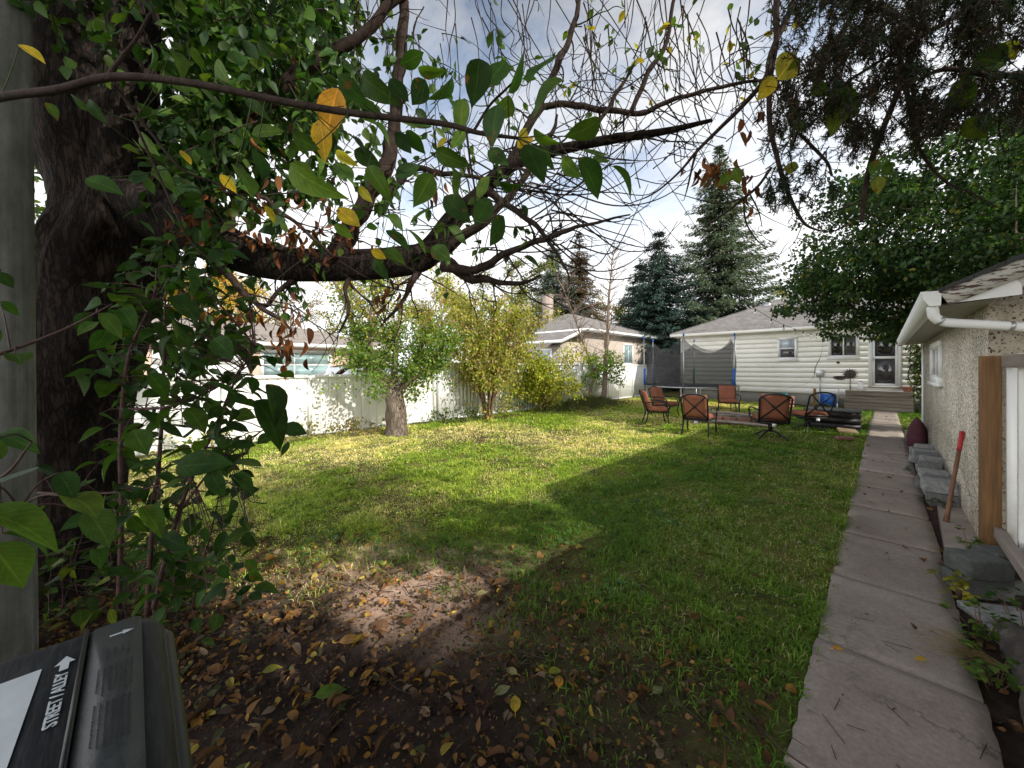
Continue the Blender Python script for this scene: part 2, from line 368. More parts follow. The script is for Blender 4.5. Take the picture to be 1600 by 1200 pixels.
def tag(o, label=None, cat=None, group=None, kind=None):
    if label: o['label'] = label
    if cat: o['category'] = cat
    if group: o['group'] = group
    if kind: o['kind'] = kind
    return o
def thing(name, label, cat, loc=(0,0,0), rz=0., group=None):
    o = bpy.data.objects.new(name, None); COL.objects.link(o)
    o.location = loc; o.rotation_euler = (0,0,rz); o.empty_display_size = .2
    return tag(o, label, cat, group)
def smooth_path(pts, n=8):
    """catmull-rom through points (rows may carry a radius as 4th value)"""
    p = np.asarray(pts, float); p = np.concatenate([2*p[:1]-p[1:2], p, 2*p[-1:]-p[-2:-1]])
    out = []
    for i in range(1, len(p)-2):
        for t in np.linspace(0, 1, n, endpoint=False):
            a,b,c,d = p[i-1],p[i],p[i+1],p[i+2]
            out.append(.5*((2*b)+(-a+c)*t+(2*a-5*b+4*c-d)*t*t+(-a+3*b-3*c+d)*t**3))
    out.append(p[-2]); return np.array(out)
def PX(lst, n=8):
    """list of (px, py, depth, radius) -> smooth world path and radii"""
    a = smooth_path([list(P(x,y,D))+[r] for x,y,D,r in lst], n); return a[:,:3], np.maximum(a[:,3], .0015)
def unit(v): v = np.asarray(v, float); return v/(np.linalg.norm(v, axis=-1, keepdims=True)+1e-9)
def rvec(n): return unit(RNG.normal(size=(n,3)))
def fbm(x, y, s=1., o=0.): return mnoise.fractal(Vector((x*s+o, y*s-o, o*.7)), 1., 2., 4)

# leaf templates (x across, y along 0..1, z up), triangles
def leaf_template(rows, fold=.25, curl=.18):
    V=[(0,0,0)]; U=[(0,0,0)]; F_=[]
    for (y,w) in rows:
        z = -curl*y*y
        V += [(-w,y,z+fold*w),(0,y,z),(w,y,z+fold*w)]; U += [(-1,y,0),(0,y,0),(1,y,0)]
    V.append((0,1,-curl)); U.append((0,1,0)); n=len(rows)
    F_ += [(0,2,1),(0,3,2)]
    for i in range(n-1):
        a=1+3*i; b=a+3
        F_ += [(a,a+1,b+1),(a,b+1,b),(a+1,a+2,b+2),(a+1,b+2,b+1)]
    a=1+3*(n-1); e=len(V)-1
    F_ += [(a,a+1,e),(a+1,a+2,e)]
    return np.array(V,float), np.array(F_), np.array(U,float)
L_BIG = leaf_template([(.05,.085),(.15,.185),(.3,.25),(.45,.262),(.6,.23),(.74,.165),(.86,.085),(.94,.035)], .25, .22)
L_BIG2 = leaf_template([(.05,.07),(.15,.15),(.3,.205),(.45,.225),(.6,.2),(.74,.15),(.86,.08),(.94,.03)], .75, .5)
L_BIG3 = leaf_template([(.05,.09),(.15,.2),(.3,.27),(.45,.28),(.6,.24),(.74,.17),(.86,.09),(.94,.04)], .1, -.12)
L_BIG4 = (L_BIG[0]*np.array((1.,1.,1.))+np.array((.16,0,0))*(L_BIG[0][:,1:2]**2)+np.array((0,0,.1))*np.sin(L_BIG[0][:,1:2]*7)*np.abs(L_BIG[0][:,:1])*2, L_BIG[1], L_BIG[2])
def add_varied(g, pos, yd, nr, sz, cl, ws):
    k = RNG.integers(0, 4, len(pos)); pos=np.array(pos);yd=np.array(yd);nr=np.array(nr);sz=np.array(sz);cl=np.array(cl);ws=np.array(ws)
    for i, t in enumerate((L_BIG, L_BIG2, L_BIG3, L_BIG4)):
        m = k == i
        if m.any(): add_leaves(g, t, pos[m], yd[m], nr[m], sz[m], cl[m], ws[m])
L_MID = leaf_template([(.2,.2),(.5,.29),(.8,.15)], .3, .2)
L_LOW = (np.array([(0,0,0),(-.3,.45,.06),(.3,.45,.06),(0,1,-.1)],float), np.array([(0,2,1),(1,2,3)]), np.zeros((4,3)))
L_DRY = leaf_template([(.15,.14),(.4,.2),(.65,.17),(.85,.09)], 1.1, .5)
L_NEED = (np.array([(-.035,0,0),(.035,0,0),(0,1,0)],float), np.array([(0,1,2)]), np.zeros((3,3)))
def add_leaves(g, tmpl, pos, ydir, nrm, size, col, wscale=None):
    tv, tf, tu = tmpl; pos = np.asarray(pos,float); n = len(pos)
    if n == 0: return
    y = unit(ydir); x = unit(np.cross(y, nrm)); z = np.cross(x, y)
    size = np.broadcast_to(np.asarray(size,float), (n,))
    ws = np.ones(n) if wscale is None else np.broadcast_to(np.asarray(wscale,float),(n,))
    V = pos[:,None] + size[:,None,None]*((tv[None,:,0]*ws[:,None])[...,None]*x[:,None] + tv[None,:,1,None]*y[:,None] + tv[None,:,2,None]*z[:,None])
    Fc = tf[None] + (np.arange(n)*len(tv))[:,None,None]
    C = np.repeat(np.asarray(col,float)[:,None], len(tv), 1)
    g.add(V.reshape(-1,3), Fc.reshape(-1,3), C.reshape(-1,3), np.repeat(tu[None], n, 0).reshape(-1,3))
def pick(cols, n, w=None, jit=.25):
    c = np.array(cols)[RNG.choice(len(cols), n, p=w)]
    return np.clip(c*(1+RNG.uniform(-jit,jit,(n,1))), .003, .9)

GREEN_DK = [(.02,.055,.009),(.03,.078,.013),(.026,.066,.015),(.045,.095,.015)]
GREEN_MD = [(.06,.12,.018),(.08,.15,.025),(.1,.16,.025),(.055,.11,.025)]
YELLOWS = [(.5,.38,.04),(.4,.35,.045),(.55,.36,.045),(.34,.33,.05)]
ORANGES = [(.55,.28,.04),(.5,.24,.045),(.6,.36,.07)]
RUST = [(.18,.06,.02),(.13,.045,.02),(.22,.09,.035),(.1,.04,.02)]
LITTER = [(.16,.08,.038),(.1,.055,.032),(.22,.115,.05),(.34,.18,.045),(.065,.042,.03),(.2,.14,.095),(.36,.27,.06),(.1,.11,.05)]

# ================================================================== ground, lawn, path
def yard_h(x, y):
    if -9.3 < x < .6 and -4 < y < 19.5:
        e = min(1, (x+9.3)/1., (.3-x)/.4 if x > -.1 else 1, (y+4)/1., (19.5-y)/1.)
        e = max(e, 0)
        m = .22*math.exp(-(((x+8.35)/.75)**2 + ((y-12.6)/1.7)**2))
        return e*(.03*fbm(x,y,.5,3.1) + .012*fbm(x,y,2.2,8.)) + m
    return 0.
def dirtness(x, y):
    """1 = bare soil, 0 = full lawn"""
    D = depth(x, y)
    if x > .33 and y < 12.3: return 1.
    a = (3.75 - D + .55*fbm(x,y,.9,1.7) + .35*fbm(x,y,3.,4.4))/1.3
    if x > -2.: a -= (x+2.)*.78
    b = max(0, 1-math.hypot((x+8.6)/1., (y-8.5)/3.))*.9                      # under the yellow shrub
    b = max(b, max(0, 1-math.hypot((x+6.4)/1.7, (y-5.6)/1.4))*.75+ .2*fbm(x,y,2.,2.)*0)
    b = max(b, max(0, 1-math.hypot((x+4.3)/.9, (y-4.2)/.7))*.8, max(0, 1-math.hypot((x+5.4)/1.6, (y-7.4)/1.1))*.6)
    b = max(b, max(0, 1-math.hypot((x+1.1)/1., (y-13.)/1.4))*.9, max(0, 1-math.hypot((x+3.)/1.5, (y-12.4)/1.5))*.9)
    if y > 18.6: b = max(b, .3)
    return min(1, max(0, a, b))
def sun_patch(x,y):  # mask for the sunlit patch, whose light is put into the soil colour
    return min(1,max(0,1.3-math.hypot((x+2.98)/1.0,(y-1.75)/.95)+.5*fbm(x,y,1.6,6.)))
xs = np.concatenate([[-400,-120,-50,-25,-16,-12], np.arange(-9.4,1.01,.13), [1.6,3,6,12,25,60,150,400]])
ys = np.concatenate([[-400,-120,-40,-15,-7], np.arange(-4,20.6,.16), [22,26,34,50,90,180,400]])
gv=[]; gc=[]
for y in ys:
    for x in xs:
        gv.append((x,y,yard_h(x,y))); d = dirtness(x,y) if -10<x<1.2 and -5<y<21 else .15; gc.append((1-d,sun_patch(x,y),0))
nx=len(xs); gf=[]
for j in range(len(ys)-1):
    for i in range(nx-1):
        a=j*nx+i; gf += [(a,a+1,a+nx+1),(a,a+nx+1,a+nx)]
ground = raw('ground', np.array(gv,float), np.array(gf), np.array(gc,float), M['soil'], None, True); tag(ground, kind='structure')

# lawn blades
def lawn():
    g = Geo(); tot = 0
    cells = []
    for gx in np.arange(-9.3, 1.2, .25):
        for gy in np.arange(-3.5, 19.6, .25):
            cx, cy = gx+.125, gy+.125
            D = depth(cx, cy); R = cx*CT+cy*ST
            if D < .8 or abs(R/D) > 1.5: continue
            den = 1-dirtness(cx, cy)
            den = den**1.3
            if cx >= .3 and cy < 12.2: den = 0
            if den <= .02: continue
            rho = 8200 if D < 4 else (5600 if D < 6 else (3000 if D < 9 else 1700))
            n = int(rho*.0625*den)
            cells.append((gx, gy, n, D))
    X=[];Y=[];Dd=[]
    for gx,gy,n,D in cells:
        X.append(RNG.uniform(gx,gx+.25,n)); Y.append(RNG.uniform(gy,gy+.25,n)); Dd.append(np.full(n,D))
    X=np.concatenate(X);Y=np.concatenate(Y);Dd=np.concatenate(Dd)
    keep = (X < -.262) | ((X > .35) & (Y > 12.2)); X=X[keep];Y=Y[keep];Dd=Dd[keep]
    # clumps from a tabulated noise
    tab = np.array([[fbm(i*.12, j*.12, 1., 5.) for j in range(210)] for i in range(90)])
    tab2 = np.array([[fbm(i*.12, j*.12, 3., 9.) for j in range(210)] for i in range(90)])
    ix = np.clip(((X+9.5)/.12).astype(int),0,89); iy = np.clip(((Y+4)/.12).astype(int),0,209)
    t1 = tab[ix,iy]; t2 = tab2[ix,iy]
    keep = RNG.random(len(X)) < np.clip(.75+.55*t2+.25*t1, .15, 1); X=X[keep];Y=Y[keep];Dd=Dd[keep];t1=t1[keep];t2=t2[keep]
    n=len(X); Z=np.array([yard_h(x,y) for x,y in zip(X,Y)])
    hgt = RNG.uniform(.016,.058,n)*(1+.9*t2+.5*t1)*np.where(Dd>9,1.25,1.)
    hgt *= np.where((X>-.36)&(X<0),1.5,1.); hgt *= np.where(RNG.random(len(hgt))<.03,1.7,1.); hgt = np.clip(hgt,.015,.12)
    az = RNG.uniform(0,2*PI,n); lean = RNG.uniform(.3,1.9,n)
    wid = np.where(Dd<4,.0032,np.where(Dd<6,.0045,np.where(Dd<9,.0075,.012)))*RNG.uniform(.7,1.4,n)
    dx,dy = np.cos(az),np.sin(az)
    b = np.stack([X,Y,Z-.004],1); side = np.stack([-dy,dx,np.zeros(n)],1)*wid[:,None]
    out = np.stack([dx,dy,np.zeros(n)],1)
    up = np.array((0,0,1.))
    mid = b + out*(hgt*lean*.25)[:,None] + up*(hgt*.62)[:,None]
    tip = b + out*(hgt*lean*.85)[:,None] + up*(hgt*np.clip(1-.33*lean,.25,1))[:,None]
    V = np.stack([b-side,b+side,mid+side*.7,mid-side*.7,tip],1).reshape(-1,3)
    tf = np.array([(0,1,2),(0,2,3),(3,2,4)]); Fc = (tf[None]+(np.arange(n)*5)[:,None,None]).reshape(-1,3)
    gA = np.array((.36,.48,.05)); gB = np.array((.64,.65,.15)); dry = np.array((.9,.76,.42)); gC=np.array((.15,.31,.035))
    big = np.array([fbm(x,y,.45,2.2) for x,y in zip(X[::1],Y[::1])])
    mixv = np.clip(.45-1.1*big+.5*t1+RNG.normal(0,.22,n),0,1)[:,None]
    lawn_shade = np.clip((X+3.3)/1.1+.8*t1,0,1)[:,None]  # shaded side of the lawn painted darker green, sunlit side left paler
    gA_ = gA*(1-lawn_shade)+np.array((.10,.21,.022))*lawn_shade; gB_ = gB*(1-lawn_shade)+np.array((.2,.29,.04))*lawn_shade
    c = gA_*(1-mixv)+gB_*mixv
    c = np.where((RNG.random(n)<.2)[:,None], gC*(1-.45*lawn_shade), c)
    dm = np.clip(.2 - 1.*big - .4*t2, .04, .8); dm = dm*(1-.72*lawn_shade[:,0]); c = np.where((RNG.random(n)<dm)[:,None], dry*(1-.45*lawn_shade), c)
    c *= 1.12*RNG.uniform(.75,1.25,(n,1))
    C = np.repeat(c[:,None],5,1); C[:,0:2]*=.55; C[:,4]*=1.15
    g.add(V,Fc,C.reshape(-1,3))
    rr=random.Random(91); cp=[]
    for _ in range(420):
        x=rr.uniform(-9,-.4); y=rr.uniform(-1,18)
        if depth(x,y)<2.6 or dirtness(x,y)>.6: continue
        k=rr.randint(8,26); sp=rr.uniform(.05,.16)
        for _ in range(k): cp.append((x+rr.gauss(0,sp),y+rr.gauss(0,sp)))
    cp=np.array(cp); cp=cp[cp[:,0]<-.3]; m=len(cp); cz=np.array([yard_h(a,b) for a,b in cp])+RNG.uniform(.01,.05,m)
    add_leaves(g,L_LOW,np.stack([cp[:,0],cp[:,1],cz],1),np.stack([RNG.normal(0,1,m),RNG.normal(0,1,m),RNG.uniform(-.1,.5,m)],1),rvec(m)*.4+np.array((0,0,1.)),RNG.uniform(.025,.06,m),pick([(.1,.22,.05),(.14,.26,.06),(.08,.18,.05)],m),1.3)
    o = g.build('grass', M['grass'], None, False); tag(o, kind='stuff')
lawn()

# concrete path of separate slabs
def path():
    g = Geo(); js = [-2.2,-1.2,-.2,.85,1.82,2.8,3.76,4.8,5.8,6.84,7.85,8.85,9.9,10.9,11.9,12.95,13.95,15.,16.,17.,18.,18.92]
    r = random.Random(3)
    for i,(a,b) in enumerate(zip(js[:-1],js[1:])):
        dz = r.uniform(-.006,.006); tl = r.uniform(-.006,.006); e=.014; ox=r.uniform(-.007,.007); tone=r.uniform(.8,1.15)
        x0,x1 = -.272+ox, .342+ox; z=.035+dz
        nu,nv=8,16; V=[];Fq=[]
        for v in range(nv+1):
            for u in range(nu+1):
                xx=x0+(x1-x0)*u/nu; yy=a+e+(b-a-2*e)*v/nv
                if u in (0,nu): xx += r.uniform(-.006,.006)
                if v in (0,nv): yy += r.uniform(-.006,.006)
                V.append((xx,yy,z+tl*(v/nv-.5)*2+r.uniform(-.0012,.0012)-(.006 if (u in (0,nu) or v in (0,nv)) else 0)-(r.random()<.06 and (u in (0,nu) or v in (0,nv)))*.012))
        for v in range(nv):
            for u in range(nu):
                q=v*(nu+1)+u; Fq += [(q,q+1,q+nu+2),(q,q+nu+2,q+nu+1)]
        ring=[u for u in range(nu+1)]+[v*(nu+1)+nu for v in range(1,nv+1)]+[nv*(nu+1)+u for u in range(nu-1,-1,-1)]+[v*(nu+1) for v in range(nv-1,0,-1)]
        base=len(V)
        for q in ring: V.append((V[q][0],V[q][1],-.05))
        m=len(ring)
        for k in range(m):
            k2=(k+1)%m; Fq += [(ring[k],base+k,base+k2),(ring[k],base+k2,ring[k2])]
        g.add(V,Fq,(tone,tone*r.uniform(.97,1.01),tone*r.uniform(.94,1.)))
    o=g.build('path', M['slab'], None, False); tag(o,kind='structure')
    g=Geo()
    V=[];r=random.Random(5)
    pts=[(.37,4.75),(.62,4.62),(.66,5.2),(.64,6.6),(.44,6.55),(.40,5.6)]
    V=[(x,y,.03+r.uniform(-.008,.01)) for x,y in pts]; g.poly(V)
    for (x,y),(x2,y2) in zip(pts,pts[1:]+pts[:1]): g.quad((x,y,.03),(x,y,-.03),(x2,y2,-.03),(x2,y2,.03))
    o=g.build('pavement', M['slab'], None, False); tag(o,kind='structure')
path()

# ================================================================== leaf litter
def litter():
    g=Geo(); n=20000
    X=RNG.uniform(-9,1.0,n); Y=RNG.uniform(-2.5,18,n)
    w=np.array([ (dirtness(x,y) if depth(x,y)>.5 else 0) for x,y in zip(X,Y)])
    near=np.array([math.exp(-max(0,depth(x,y)-2.6)/1.6) for x,y in zip(X,Y)])
    keep=RNG.random(n) < np.where(w>.35, .35*w, .035)
    X1,Y1=X[keep],Y[keep]
    # dense litter in the bare corner
    m=27000; a=RNG.uniform(-5.2,-.3,m); b=RNG.uniform(-1.6,3.4,m)
    wd=np.array([dirtness(x,y)*(1.25 if x+.3*y<-2.2 else .6) if depth(x,y)>.6 else 0 for x,y in zip(a,b)])
    k2=RNG.random(m)<wd; X1=np.concatenate([X1,a[k2]]);Y1=np.concatenate([Y1,b[k2]])
    # strip right of path
    m=700; X1=np.concatenate([X1,RNG.uniform(.34,1.3,m)]); Y1=np.concatenate([Y1,RNG.uniform(1.2,5.,m)])
    m=60; X1=np.concatenate([X1,RNG.uniform(-.27,.34,m)]); Y1=np.concatenate([Y1,RNG.uniform(1.5,12.,m)])
    sun_w=np.array([sun_patch(x,y) for x,y in zip(X1,Y1)]); kk=RNG.random(len(X1))>sun_w*.72; X1=X1[kk];Y1=Y1[kk];sun_w=sun_w[kk]
    n=len(X1); Z=np.array([yard_h(x,y) if not -.28<x<.345 else .04 for x,y in zip(X1,Y1)])+RNG.uniform(.004,.03,n)
    Z=np.where((X1>-.28)&(X1<.345), .043, Z)
    az=RNG.uniform(0,2*PI,n); yd=np.stack([np.cos(az),np.sin(az),RNG.normal(.05,.4,n)],1)
    nr=np.stack([RNG.normal(0,.75,n),RNG.normal(0,.75,n),np.ones(n)],1)
    sz=np.where(RNG.random(n)<.72,RNG.gamma(5.,.0062,n),RNG.gamma(6.,.0074,n)).clip(.012,.115)
    col=pick(LITTER,n,[.2,.18,.16,.1,.14,.1,.05,.07],.35)*(1+1.3*sun_w)[:,None]  # leaves inside the sun patch painted brighter
    h=RNG.random(n)<.6
    add_leaves(g,L_DRY,np.stack([X1,Y1,Z],1)[h],yd[h],nr[h],sz[h],col[h],RNG.uniform(.9,1.9,h.sum()))
    h=~h
    add_leaves(g,L_MID,np.stack([X1,Y1,Z],1)[h],yd[h],nr[h],sz[h],col[h],RNG.uniform(.8,1.3,h.sum()))
    m=30000; a=RNG.uniform(-5.,-.3,m); b=RNG.uniform(-1.4,3.6,m)
    wd=np.array([dirtness(x,y) if depth(x,y)>.7 else 0 for x,y in zip(a,b)]); k=RNG.random(m)<wd*.9; a,b=a[k],b[k]; m=len(a)
    z=np.array([yard_h(x,y) for x,y in zip(a,b)])+.004
    add_leaves(g,L_LOW,np.stack([a,b,z],1),rvec(m)*np.array((1,1,.5)),rvec(m)*.6+np.array((0,0,1.)),RNG.uniform(.005,.022,m),pick([(.05,.035,.026),(.12,.075,.045),(.18,.13,.09),(.025,.018,.015),(.28,.19,.09)],m,[.3,.25,.15,.2,.1],.4),1.4)
    r=random.Random(8)
    for _ in range(420):
        x,y=r.uniform(-4.5,-.4),r.uniform(-.8,3.2); L=r.uniform(.08,.4); a=r.uniform(0,2*PI); z=yard_h(x,y)+.015
        p=[(x,y,z),(x+L*.5*math.cos(a),y+L*.5*math.sin(a),z+r.uniform(0,.02)),(x+L*math.cos(a+.3),y+L*math.sin(a+.3),z+r.uniform(0,.02))]
        g.tube(smooth_path(p,3),r.uniform(.0012,.0035),4,(.09,.07,.055))
    for _ in range(14):
        x,y=r.uniform(-.2,.33),r.uniform(1.6,3.2); L=r.uniform(.05,.14); a=r.uniform(0,2*PI)
        g.tube([(x,y,.045),(x+L*math.cos(a),y+L*math.sin(a),.047)],.0015,4,(.07,.05,.04))
    o=g.build('leaf_litter', M['dry_leaf']); tag(o,kind='stuff')
litter()
FALLEN=[(805,1113,.1,'yellow',YELLOWS[0],90,'large yellow fallen leaf flat on bare soil, nearest the camera'),
 (775,1086,.09,'pale',(.3,.33,.16),40,'pale sage green fallen leaf on dark soil left of a crumpled orange one'),
 (873,1075,.085,'orange',ORANGES[0],80,'crumpled orange brown fallen leaf standing on edge on dark soil'),
 (857,1050,.075,'yellow',(.3,.3,.04),10,'small yellow green fallen leaf above the crumpled orange leaf'),
 (808,1053,.075,'pale',(.36,.35,.17),150,'pale straw coloured oval leaf lying on bare soil'),
 (492,1088,.14,'green',(.08,.16,.02),20,'long bright green curled leaf on the dark soil'),
 (530,1003,.13,'tan',(.45,.26,.1),15,'large tan orange fallen leaf in the brown litter'),
 (745,930,.09,'pale',(.34,.32,.16),35,'pale leaf at the edge of the sunlit soil patch'),
 (1020,1083,.075,'pale',(.3,.33,.15),30,'pale green leaf lying near the path on bare soil'),
 (410,1050,.09,'yellow',(.3,.3,.05),25,'yellow green leaf lying on the litter by the black bin'),
 (1302,1013,.06,'orange',ORANGES[2],0,'small orange leaf lying on the left edge of the concrete path'),
 (1432,1030,.06,'yellow',YELLOWS[2],5,'curled yellow leaf lying alone on the concrete path')]
for i,(px,py,s,nm,c,an,lab) in enumerate(FALLEN):
    p=G(px,py,.03 if px<1280 else .05); g=Geo(); a=math.radians(an)+TH
    add_leaves(g,L_BIG,[p],[(math.cos(a),math.sin(a),.12)],[(.1,-.15,1)],[s],[c])
    tail=p-np.array((math.cos(a),math.sin(a),0))*s*.25; g.tube([tail,p],.0012,4,tuple(c))
    o=g.build('fallen_leaf', M['leaf_near'], uv=True); tag(o,lab,'fallen leaf','single fallen leaves on the ground')

# ================================================================== fences on the far side of the yard
FX=-9.36
def metal_fence():
    t=thing('metal_fence','white ribbed metal fence panels with a flat cap, running behind the apple tree','fence',(FX,2.,0))
    posts=[-4.4,-2.0,.42,2.84,5.1,6.2]
    for y in posts:
        g=Geo(); g.box((FX-.03,y-.035,0),(FX+.04,y+.035,1.41)); g.build('post',M['white_metal'],t,False)
    for a,b in zip(posts[:-1],posts[1:]):
        g=Geo(); a1,b1=a+.038,b-.038; n=max(2,round((b1-a1)/.2)); st=(b1-a1)/n
        V=[];zs=(.1,1.36)
        prof=[]
        for i in range(n):
            y=a1+i*st; prof += [(y,0),(y+st*.80,0),(y+st*.84,-.022),(y+st*.96,-.022)]
        prof.append((b1,0))
        for (y0,x0),(y1,x1) in zip(prof[:-1],prof[1:]):
            g.quad((FX+x0,y0,zs[0]),(FX+x1,y1,zs[0]),(FX+x1,y1,zs[1]),(FX+x0,y0,zs[1]))
            g.quad((FX+x0-.012,y0,zs[1]),(FX+x1-.012,y1,zs[1]),(FX+x1-.012,y1,zs[0]),(FX+x0-.012,y0,zs[0]))
        g.build('fence_panel',M['white_metal'],t,False)
        g=Geo(); g.box((FX-.045,a1,1.362),(FX+.05,b1,1.43)); g.build('cap_rail',M['white_metal'],t,False,bevel=.008)
        g=Geo(); g.box((FX-.04,a1,.04),(FX+.035,b1,.098)); g.build('bottom_rail',M['white_metal'],t,False)
metal_fence()
def vinyl_fence():
    t=thing('vinyl_fence','smooth white vinyl privacy fence along the far half of the yard','fence',(FX,14.,0))
    posts=[6.36,8.8,11.2,13.6,16.,18.4,20.8]
    for y in posts:
        g=Geo(); g.box((FX-.06,y-.06,0),(FX+.06,y+.06,1.78),); p=g.build('post',M['vinyl'],t,False)
        g=Geo(); g.box((FX-.07,y-.07,1.782),(FX+.07,y+.07,1.8)); g.build('post_cap',M['vinyl'],p,False)
    for a,b in zip(posts[:-1],posts[1:]):
        g=Geo(); a1,b1=a+.062,b-.062; n=16; st=(b1-a1)/n
        for i in range(n): g.box((FX-.012,a1+i*st+.0015,.09),(FX+.012,a1+(i+1)*st-.0015,1.66))
        g.build('fence_panel',M['vinyl'],t,False)
        for z0,z1 in ((.03,.088),(1.662,1.75)):
            g=Geo(); g.box((FX-.03,a1,z0),(FX+.03,b1,z1)); g.build('rail',M['vinyl'],t,False)
vinyl_fence()

# ================================================================== tree makers
def limb_tree(g, base, height, r0, nl, spread, seed, tips, lean=(0,0), start=.35, k=7, droop=0.):
    """trunk + limbs + sub limbs into g; appends limb tips (pos, dir)"""
    r=random.Random(seed); b=np.array(base,float)
    tr=[b+np.array((lean[0]*t+r.uniform(-.05,.05)*t, lean[1]*t+r.uniform(-.05,.05)*t, height*t)) for t in np.linspace(0,1,7)]
    tr=smooth_path(tr,4); rr=r0*(1-np.linspace(0,.85,len(tr))); rr[0]*=1.35; rr[1]*=1.15
    g.tube(tr,rr,k)
    for i in range(nl):
        t=start+(1-start)*(i+.5)/nl; q=tr[int(t*(len(tr)-1))]
        az=i*2.4+r.uniform(-.5,.5); L=spread*r.uniform(.7,1.15)*(1-.45*max(0,t-.5))
        d=np.array((math.cos(az),math.sin(az),r.uniform(.35,.9)-droop))
        pts=[q]; p=q.copy()
        for s in range(5):
            d=unit(d+np.array((r.uniform(-.25,.25),r.uniform(-.25,.25),r.uniform(-.12,.18)-droop*.1))); p=p+d*L/5; pts.append(p)
            if s>=1:
                for _ in range(2):
                    d2=unit(d+rvec(1)[0]*.9); e=p+d2*L*r.uniform(.2,.4); m=(p+e)/2+np.array((0,0,.05*L))
                    g.tube([p,m,e],[r0*.12,r0*.08,r0*.03],4,cap=False); tips.append((e,d2)); tips.append((m,d2))
        rl=np.linspace(r0*.42,r0*.08,len(pts)); g.tube(smooth_path(pts,2),np.interp(np.linspace(0,1,2*len(pts)-1),np.linspace(0,1,len(pts)),rl),5)
        tips.append((p,d))
    return tr
def leaf_cloud(g, centers, per, rad, size, cols, w=None, tmpl=L_LOW, droop=.4, jit=.3, flat=1.):
    c=np.asarray(centers,float); n=len(c)*per
    pos=np.repeat(c,per,0)+rvec(n)*(RNG.random((n,1))**.5)*np.array((rad,rad,rad*flat))
    yd=rvec(n)+np.array((0,0,-droop)); nr=rvec(n)*.8+np.array((.25,.1,.8))
    cl=np.repeat(RNG.uniform(.7,1.3,(len(c),1)),per,0)
    add_leaves(g,tmpl,pos,yd,nr,RNG.uniform(.7,1.25,n)*size,np.clip(pick(cols,n,w,jit)*cl,.004,.9))

# apple tree in front of the metal fence
def apple_tree():
    b=(-8.12,4.36,0); t=thing('apple_tree','small green tree with a thick pale stump trunk before the white metal fence','tree',b)
    g=Geo(); B=np.array(b)
    fn=lambda i,a,p: 1+.12*np.sin(a*3+p[2]*3)+.06*np.sin(a*7+p[2]*9)
    pts=smooth_path([B+v for v in [(0,0,-.05),(-.02,0,.25),(-.06,-.02,.6),(-.12,-.04,.95),(-.15,-.05,1.15)]],5)
    g.tube(pts,np.interp(np.linspace(0,1,len(pts)),[0,.2,.6,1],[.30,.235,.22,.2]),16,fn=fn)
    o=g.build('trunk',M['bark_grey'],t)
    g=Geo(); tips=[]
    L=[([(-.15,-.05,1.05),(-.55,-.3,1.6),(-.75,-.62,2.3),(-.9,-.85,3.1),(-1.25,-1.1,3.9)],.11),
       ([(-.12,-.02,1.05),(-.3,.1,1.7),(-.4,.2,2.4),(-.3,.3,3.2)],.1),
       ([(-.1,0,1.0),(.3,.3,1.35),(.55,.62,1.75),(.75,.9,2.3)],.06),
       ([(-.1,0,1.0),(-.2,.5,1.5),(-.3,.8,2.1),(-.2,1.0,2.7)],.07),
       ([(-.15,-.05,1.05),(-.2,-.6,1.5),(-.3,-.95,1.9)],.05),
       ([(-.55,-.3,1.6),(-.3,-.55,2.4),(.0,-.6,3.1),(.1,-.5,3.6)],.06)]
    for pl,r in L:
        q=smooth_path([B+np.array(v) for v in pl],5); g.tube(q,np.linspace(r,r*.25,len(q)),7)
        for p in q[5:]:
            for _ in range(4):
                d=rvec(1)[0]; d[2]=abs(d[2])*.6; e=p+d*random.uniform(.2,.5); g.tube([p,(p+e)/2+(0,0,.03),e],[.012,.008,.003],4,cap=False); tips.append(e); tips.append((p+e)/2)
    g.build('limbs',M['bark_pale'],t)
    for _ in range(55): tips.append(B+np.array((random.gauss(-.05,.42),random.gauss(.1,.55),random.uniform(.95,1.6))))
    g=Geo(); tp=np.array(tips); low=tp[tp[:,2]<2.6]
    leaf_cloud(g,low,20,.27,.08,[(.1,.2,.03),(.14,.25,.04),(.18,.26,.045),(.24,.28,.05)],None,L_MID)
    hi=tp[tp[:,2]>=2.3]; leaf_cloud(g,hi,9,.3,.075,[(.14,.25,.04),(.18,.26,.045),(.5,.42,.06)],None,L_MID)
    g.build('crown',M['leaf'],t)
apple_tree()

